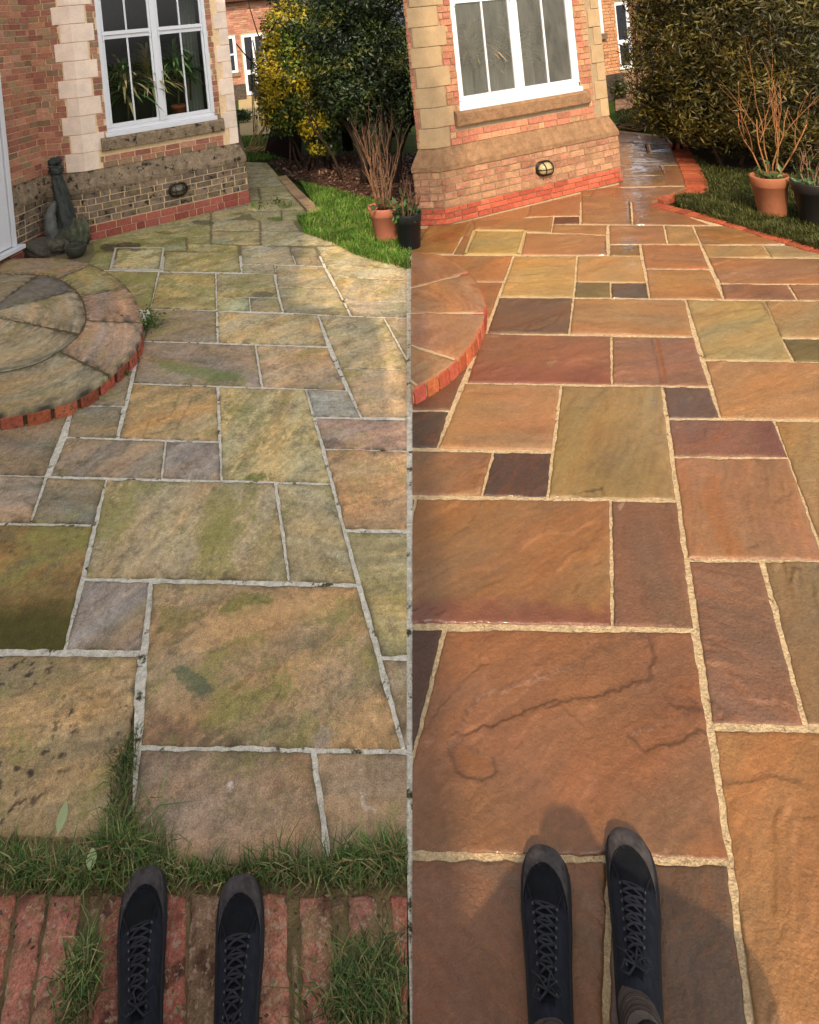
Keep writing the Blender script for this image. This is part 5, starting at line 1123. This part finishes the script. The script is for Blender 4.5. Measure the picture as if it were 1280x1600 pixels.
# ------------------------------------------------------------------ the old fountain by the shaded bay
fb = g2(106, 384); ft = thing('stone_fountain', 'dark weathered fountain column with curled fish and shell basin beside the shaded bay', 'fountain', (*fb, 0))
dkc = lin((62, 66, 62)) * .7
def skin_tube(name, pts, rad, c, m, seg=18, flute=0, ns=.0, sub=10):
    P = spline(pts, sub); Rr = np.interp(np.linspace(0, len(rad) - 1, len(P)), np.arange(len(rad)), rad); mb = MB(); up = None; V = []; n = len(P)
    for i in range(n):
        d = Vector(P[min(i + 1, n - 1)] - P[max(i - 1, 0)]).normalized()
        if up is None: up = d.orthogonal().normalized()
        up = (up - d * up.dot(d)).normalized(); sd_ = d.cross(up)
        for k in range(seg):
            a = 2 * math.pi * k / seg; r = Rr[i] * (1 + flute * math.cos(a * 6 + i * .12)) * (1 + ns * float(pn(np.array(math.cos(a) * 1.5 + i * .25), np.array(math.sin(a) * 1.5), 9)))
            V.append(Vector(P[i]) + (up * math.cos(a) + sd_ * math.sin(a)) * r)
    mb.add([tuple(q) for q in V], [(i * seg + k, i * seg + (k + 1) % seg, (i + 1) * seg + (k + 1) % seg, (i + 1) * seg + k) for i in range(n - 1) for k in range(seg)] + [tuple(range(seg))[::-1], tuple(range((n - 1) * seg, n * seg))], c)
    return mb.build(name, m, ft, True)
X, Y = fb
skin_tube('column', [(X + .02, Y, .05), (X + .02, Y, .25), (X - .0, Y, .5), (X - .03, Y, .72), (X - .045, Y, .84), (X - .05, Y, .90)], [.12, .10, .088, .076, .066, .058], dkc * 1.3, M['statue'], 48, .09, .12)
skin_tube('capital', [(X - .05, Y, .88), (X - .05, Y, .93), (X - .055, Y, .985), (X - .05, Y, 1.0)], [.065, .088, .075, .05], dkc, M['statue'], 18, .0, .3)
skin_tube('spout_head', [(X - .13, Y - .03, 1.03), (X - .08, Y - .01, 1.035), (X - .02, Y + .01, 1.045), (X + .02, Y + .01, 1.03)], [.03, .055, .05, .022], dkc, M['statue'], 14, .0, .35)
skin_tube('fish', [(X - .10, Y - .12, .10), (X - .12, Y - .13, .25), (X - .13, Y - .10, .40), (X - .10, Y - .06, .52), (X - .06, Y - .03, .56)], [.055, .075, .065, .045, .015], lin((108, 108, 104)) * .75, M['statue'], 16, .0, .25)
def rock(name, c, r, seed, col, m, amp=.35):
    bm_ = bmesh.new(); bmesh.ops.create_icosphere(bm_, subdivisions=4, radius=1)
    for v in bm_.verts:
        d = v.co.normalized(); k = 1 + amp * float(fbm(np.array(d.x * 1.7 + d.z + seed), np.array(d.y * 1.7 - d.z), seed, 4)) * 1.6
        v.co = Vector((c[0] + d.x * k * r[0], c[1] + d.y * k * r[1], max(-.02, c[2] + d.z * k * r[2])))
    me_ = bpy.data.meshes.new(name); bm_.to_mesh(me_); bm_.free(); at = me_.attributes.new('col', 'FLOAT_COLOR', 'POINT')
    at.data.foreach_set('color', np.tile(np.array([*col, 1], np.float32), len(me_.vertices))); me_.polygons.foreach_set('use_smooth', [True] * len(me_.polygons)); me_.materials.append(m)
    o = bpy.data.objects.new(name, me_); COL.objects.link(o); o.parent = ft; o.matrix_parent_inverse = ft.matrix_world.inverted(); return o
rock('rock_base', (X + .02, Y - .02, .08), (.25, .2, .16), 4, lin((84, 84, 70)) * .7, M['rock'])
rock('rock_slab', (X - .18, Y - .22, .07), (.32, .15, .12), 6, lin((104, 98, 86)) * .7, M['rock'])
rock('rock_lump', (X + .16, Y - .03, .15), (.13, .12, .17), 9, lin((110, 112, 88)) * .7, M['rock'])
mb = MB(); bc = g2(120, 400); pr = [(0, .035), (.05, .04), (.085, .085), (.10, .13), (.118, .135), (.125, .115), (.11, .05), (.07, .0)]
mb.lathe(pr, bc[0], bc[1], 28, lin((76, 76, 66)) * .7); bo = mb.build('shell_basin', M['rock'], ft, True)

# ------------------------------------------------------------------ people: two pairs of dark lace-up shoes
def person(label, shoes, trouser, skinshow, body_x):
    hip = None
    base = g2(*shoes[0][0]); root = thing('person', label, 'person', (base[0], base[1], 0))
    legs = []
    for (toe, heelpx, mir) in shoes:
        a = g2(*toe); b = g2(*heelpx); fwd = (a - b) / np.hypot(*(a - b)); sd_ = np.array([fwd[1], -fwd[0]])       # sd_ to the right
        Lx = .305
        KS = 1.0
        def Wp(t, x, z): return (a[0] - fwd[0] * (t + .37 * max(0, t - .08)) + sd_[0] * x, a[1] - fwd[1] * (t + .37 * max(0, t - .08)) + sd_[1] * x, z)
        T = np.array([0, .004, .012, .025, .045, .07, .10, .13, .16, .19, .22, .25, .275, .293, .302, .305])
        Wd = np.array([.011, .026, .0395, .0505, .0575, .0600, .060, .0580, .0535, .0505, .0485, .047, .045, .039, .025, .005])
        skew = lambda t: mir * .003 * math.cos(math.pi * min(1, t / .14))
        # sole
        s = MB(); n = len(T); V = []
        for sidez, ex in ((0.0, -.001), (.006, .0025), (.024, .0035), (.027, .001)):
            V += [Wp(T[k], -(Wd[k] + ex) + skew(T[k]), sidez + .012 * max(0, 1 - T[k] / .04) ** 2 * .5) for k in range(n)] + [Wp(T[k], (Wd[k] + ex) + skew(T[k]), sidez + .012 * max(0, 1 - T[k] / .04) ** 2 * .5) for k in range(n - 1, -1, -1)]
        m = 2 * n
        s.add(V, [(l * m + k, l * m + (k + 1) % m, (l + 1) * m + (k + 1) % m, (l + 1) * m + k) for l in range(3) for k in range(m)] + [tuple(range(m))[::-1]] + [tuple(range(3 * m, 4 * m))], lin((26, 25, 27)))
        sole = s.build('sole', M['rubber'], root, True)
        # upper: arches across the foot, closing over the instep and up the shaft
        tt = np.concatenate([np.linspace(.003, .05, 12), np.linspace(.055, .302, 40)])
        zt_ = lambda t: float(np.interp(t, [0, .003, .015, .035, .06, .09, .12, .15, .18, .21, .24, .27, .30], [.026, .040, .054, .061, .062, .063, .069, .077, .086, .094, .100, .102, .092]))
        wd_ = lambda t: float(np.interp(t, T, Wd)) - .0035
        seg = 28; V = []; Cc = []
        gr, bk, dk = lin((98, 91, 90)) * .50, lin((40, 42, 50)) * .8, lin((22, 23, 27)) * .9
        def upt(t, th, off=0):
            wv = max(.002, wd_(t)); zt = zt_(t); x = -math.cos(th); zz = math.sin(th)
            taper = 1 - .36 * np.interp(t, [.08, .16, .22], [0, .6, 1]) * zz ** 1.5
            x = np.sign(x) * abs(x) ** (.80 if t < .12 else .9) * (wv + off) * taper; z = .024 + (zt + off - .024) * zz ** .62
            return Wp(t, x + skew(t), z)
        for i, t in enumerate(tt):
            for k in range(seg + 1):
                th = math.pi * k / seg; V.append(upt(t, th))
                u = abs(k / seg - .5) * 2
                kk_fr = float(fbm(np.array(t * 30.0), np.array(k * .2 + mir), 8, 3)) + .5; front = t < .058 + .070 * u ** 1.3 and t < .128
                nz = 1 + .5 * float(fbm(np.array(t * 60.0 + 7 * mir), np.array(k * .35), 3, 3))
                if front: c = gr * nz * (1.0 if t > .010 else .4) * (1.0 if kk_fr > .3 else .7)
                elif u < .62 and t < .122: c = dk * nz
                else: c = bk * nz
                Cc.append(c)
        up_ = MB(); up_.add(V, [(i * (seg + 1) + k, (i + 1) * (seg + 1) + k, (i + 1) * (seg + 1) + k + 1, i * (seg + 1) + k + 1) for i in range(len(tt) - 1) for k in range(seg)], np.array(Cc))
        upper = up_.build('shoe_upper', M['suede'], root, True)
        # seams of the toe piece and facing
        sm_ = MB()
        for off in (.0, .006):
            sm_.tube([upt(.058 + off + .070 * abs(u) ** 1.3, math.pi * (.5 + u / 2), .0006) for u in np.linspace(-.82, .82, 23)], .0011, 5, lin((20, 20, 22)))
        for sg in (-1, 1): sm_.tube([upt(t, math.pi * (.5 + sg * np.interp(t, [.10, .115, .15, .25], [.27, .20, .165, .15])), .0014) for t in np.linspace(.098, .25, 16)], .0022, 6, lin((30, 30, 36)) * .8)
        sm_.build('seam', M['lace'], upper, True)
        # tongue
        tg = MB(); V = []; tn = np.linspace(.094, .262, 16)
        for t in tn:
            for k in range(9): V.append(upt(t, math.pi * (.5 + .15 * (k / 8 - .5) * 2), .0022 - .001 * abs(k - 4) / 4))
        tg.add(V, [(i * 9 + k, (i + 1) * 9 + k, (i + 1) * 9 + k + 1, i * 9 + k + 1) for i in range(15) for k in range(8)], dk); tg.build('tongue', M['suede'], root, True)
        # laces: criss-cross pairs and eyelets
        lc = MB(); ey = MB(); rows = [.130, .144, .158, .172, .186, .201, .216, .232, .248]
        la = lin((44, 44, 50))
        for i, t in enumerate(rows):
            for sg in (-1, 1):
                p = Vector(upt(t, math.pi * (.5 + sg * .178), .003)); ey = MB(); ey.tube([p + Vector((0, 0, -.001)), p + Vector((0, 0, .0012))], .0032, 8, lin((90, 88, 86)) * .6); ey.build('eyelet', M['iron'], upper, True)
                if i + 1 < len(rows):
                    t2 = rows[i + 1]; lc.tube([upt(t + (t2 - t) * f, math.pi * (.5 + sg * (.150 - .300 * f)), .0045 + .004 * math.sin(math.pi * f)) for f in np.linspace(0, 1, 7)], .0026, 6, la * random.uniform(.7, 1.2))
            if i % 2 == 0: lc.tube([upt(t, math.pi * (.5 + f), .0065 + .002 * (1 - abs(f) / .18)) for f in np.linspace(-.15, .15, 7)], .0026, 6, la * random.uniform(.7, 1.2))
        p = Vector(upt(.252, math.pi / 2, .010))
        for sg in (-1, 1):
            lc.tube([p, p + Vector((sg * .022, .006, .006)), p + Vector((sg * .036, -.004, -.004)), p + Vector((sg * .020, -.012, -.002)), p], .0024, 6, la)
            lc.tube([p, p + Vector((sg * .012, .018, .002)), p + Vector((sg * .020, .034, -.012)), p + Vector((sg * .024, .046, -.024))], .0022, 6, la)
        lc.build('laces', M['lace'], root, True)
        # ankle, sock and trouser leg leaning back towards the viewer
        legs.append((Vector(Wp(.282, skew(.2), .056)), Vector((-fwd[0], -fwd[1], 0)), sd_))
        an = Vector(Wp(.282, 0, .056)); kn = Vector((an.x + (body_x - an.x) * .25, an.y - .34, .30))
        sk = MB(); ax = (kn - an).normalized(); sk.tube([an - ax * .01, an + ax * .02, an + ax * .045, an + ax * .07, an + ax * .095], [.040, .041, .043, .042, .040], 20, lin((128, 114, 104)) * .5 if skinshow else lin((40, 40, 46)))
        for q in range(5): sk.tube([an + ax * (.03 + .013 * q) + (ax.orthogonal().normalized() * math.cos(w2) + ax.cross(ax.orthogonal().normalized()) * math.sin(w2)) * .0425 for w2 in np.linspace(0, 2 * math.pi, 21)], .003, 6, lin((100, 88, 80)) * .5 if skinshow else lin((34, 34, 40)))
        sk.build('sock', M['cloth'], root, True)
    # the seated body as one continuous skinned surface (out of frame above the ankles)
    vs = []; es = []; rs_ = []
    def vtx(p, r, par=None): vs.append(tuple(p)); rs_.append(r); (es.append((par, len(vs) - 1)) if par is not None else None); return len(vs) - 1
    hy = .42
    pel = vtx((body_x, hy - .06, .42), .14); sp = vtx((body_x, hy - .08, .62), .14, pel); ch = vtx((body_x, hy - .02, .86), .17, sp); nk = vtx((body_x, hy + .03, 1.0), .07, ch); hd = vtx((body_x, hy + .08, 1.08), .095, nk); vtx((body_x, hy + .08, 1.15), .075, hd)
    for (an, bk_, sd_), sg in zip(legs, (-1, 1)):
        h_ = vtx((body_x + sg * .12, hy, .40), .085, pel); kn = Vector((an.x + (body_x + sg * .1 - an.x) * .25, an.y - .40, .34)); k_ = vtx((kn.x, kn.y, kn.z), .060, h_)
        cf = vtx((an * .5 + kn * .5), .050, k_); a_ = vtx(an * .82 + kn * .18, .036, cf); vtx(an, .034, a_)
        s_ = vtx((body_x + sg * .22, hy - .01, .97), .10, ch); e_ = vtx((body_x + sg * .36, hy + .06, .84), .085, s_); w_ = vtx((body_x + sg * .18, hy + .18, .90), .045, e_); hn = vtx((body_x + sg * .10, hy + .22, .93), .036, w_)
        for f_ in range(4): vtx((body_x + sg * .05, hy + .235 + .003 * f_, .90 + .018 * f_), .009, hn)
        vtx((body_x + sg * .08, hy + .21, .97), .010, hn)
    me_ = bpy.data.meshes.new('body'); me_.from_pydata(vs, es, []); bo = bpy.data.objects.new('body', me_); COL.objects.link(bo)
    sk_ = bo.modifiers.new('skin', 'SKIN'); 
    for i, r in enumerate(rs_): me_.skin_vertices[0].data[i].radius = (r, r)
    me_.skin_vertices[0].data[0].use_root = True
    ss_ = bo.modifiers.new('sub', 'SUBSURF'); ss_.levels = 2; ss_.render_levels = 2
    at = me_.attributes.new('col', 'FLOAT_COLOR', 'POINT'); sk_c = lin((196, 140, 104)) * .7; tr = lin(trouser) * .6
    cols_ = [];
    for i, v in enumerate(vs): cols_.append((*(sk_c if (v[2] < .2 or (v[2] > 1.1) or (v[1] > hy + .2 and v[2] > .65)) else tr), 1))
    at.data.foreach_set('color', np.array(cols_, np.float32).ravel())
    me_.materials.append(M['skin']); bo.parent = root; bo.matrix_parent_inverse = root.matrix_world.inverted()
    for p in me_.polygons: p.use_smooth = True
    stl = thing('stool', 'low wooden stool under ' + ('the person on the brick row' if not skinshow else 'the person on the washed slabs'), 'stool', (body_x, hy - .02, 0))
    q = MB(); q.lathe([(0, .26), (.16, .26), (.17, .275), (.16, .29), (0, .29)], body_x, hy - .06, 24, lin((140, 100, 60)) * .6); q.build('seat', M['bark'], stl, True)
    for dx_, dy_ in ((-.1, -.1), (.1, -.1), (-.1, .1), (.1, .1)):
        q = MB(); q.tube([(body_x + dx_ * 1.3, hy - .06 + dy_ * 1.3, 0), (body_x + dx_, hy - .06 + dy_, .26)], .016, 8, lin((140, 100, 60)) * .6); q.build('leg', M['bark'], stl, True)
    return root
person('person in dark suede lace-up shoes standing on the mossy brick row', [((226, 1376), (224, 1560), 1), ((380, 1385), (371, 1560), -1)], (40, 44, 58), False, g2(298, 1560)[0] * .9 - .02)
person('person in worn black lace-up shoes and grey socks standing on the washed slabs', [((852, 1340), (862, 1560), 1), ((985, 1316), (997, 1560), -1)], (48, 44, 42), True, g2(925, 1500)[0] - .13)

# ------------------------------------------------------------------ unseen casters added beyond the frame to throw shade
shade_wing = thing('shade_gable', 'unseen brick gable block added behind the viewer to shade the uncleaned half', 'house', (-4, -3, 0))  # added block, never in view, keeps sun off the uncleaned half
gm = MB(); ye = -2.6; xe = -.80
prof = [(xe, 0), (xe, 6.6), (-2.3, 7.5), (-2.3, 12.6), (-5.2, 13.6), (-9.0, 12.0), (-9.0, 0)]  # stepped outline shaped by where its shade should end
n = len(prof); V = [(x, ye, z) for x, z in prof] + [(x, ye - 6, z) for x, z in prof]
gm.add(V, [tuple(range(n)), tuple(range(2 * n - 1, n - 1, -1))] + [(k, n + k, n + (k + 1) % n, (k + 1) % n) for k in range(n)], lin((190, 150, 120)) * .7); gm.build('wall', M['brick'], shade_wing)

tt_ = thing('shade_tree', 'unseen slender tree added behind the viewer to shade the washed bay', 'tree', (-1.35, -9.5, 0))  # added out of view, crown placed to shade the washed bay's return wall
mb = MB(); crown(mb, [((-1.25, -9.5, 15.6), (.42, .6, 1.1)), ((-1.3, -9.5, 17.2), (.3, .5, .9))], 5000, .13, .5, GR, .8, 77); mb.build('crown', M['leaf'], tt_)
mb = MB(); mb.tube([(-1.45, -9.5, 0), (-1.4, -9.5, 7), (-1.3, -9.5, 16.5)], [.22, .14, .05], 10, tk)
for k in range(7): branch(mb, (-1.3, -9.5, 12.5 + k * .5), (random.uniform(.2, 1), 0, .8), 1.3, .03, 2, tk)
mb.build('trunk', M['bark'], tt_, True)
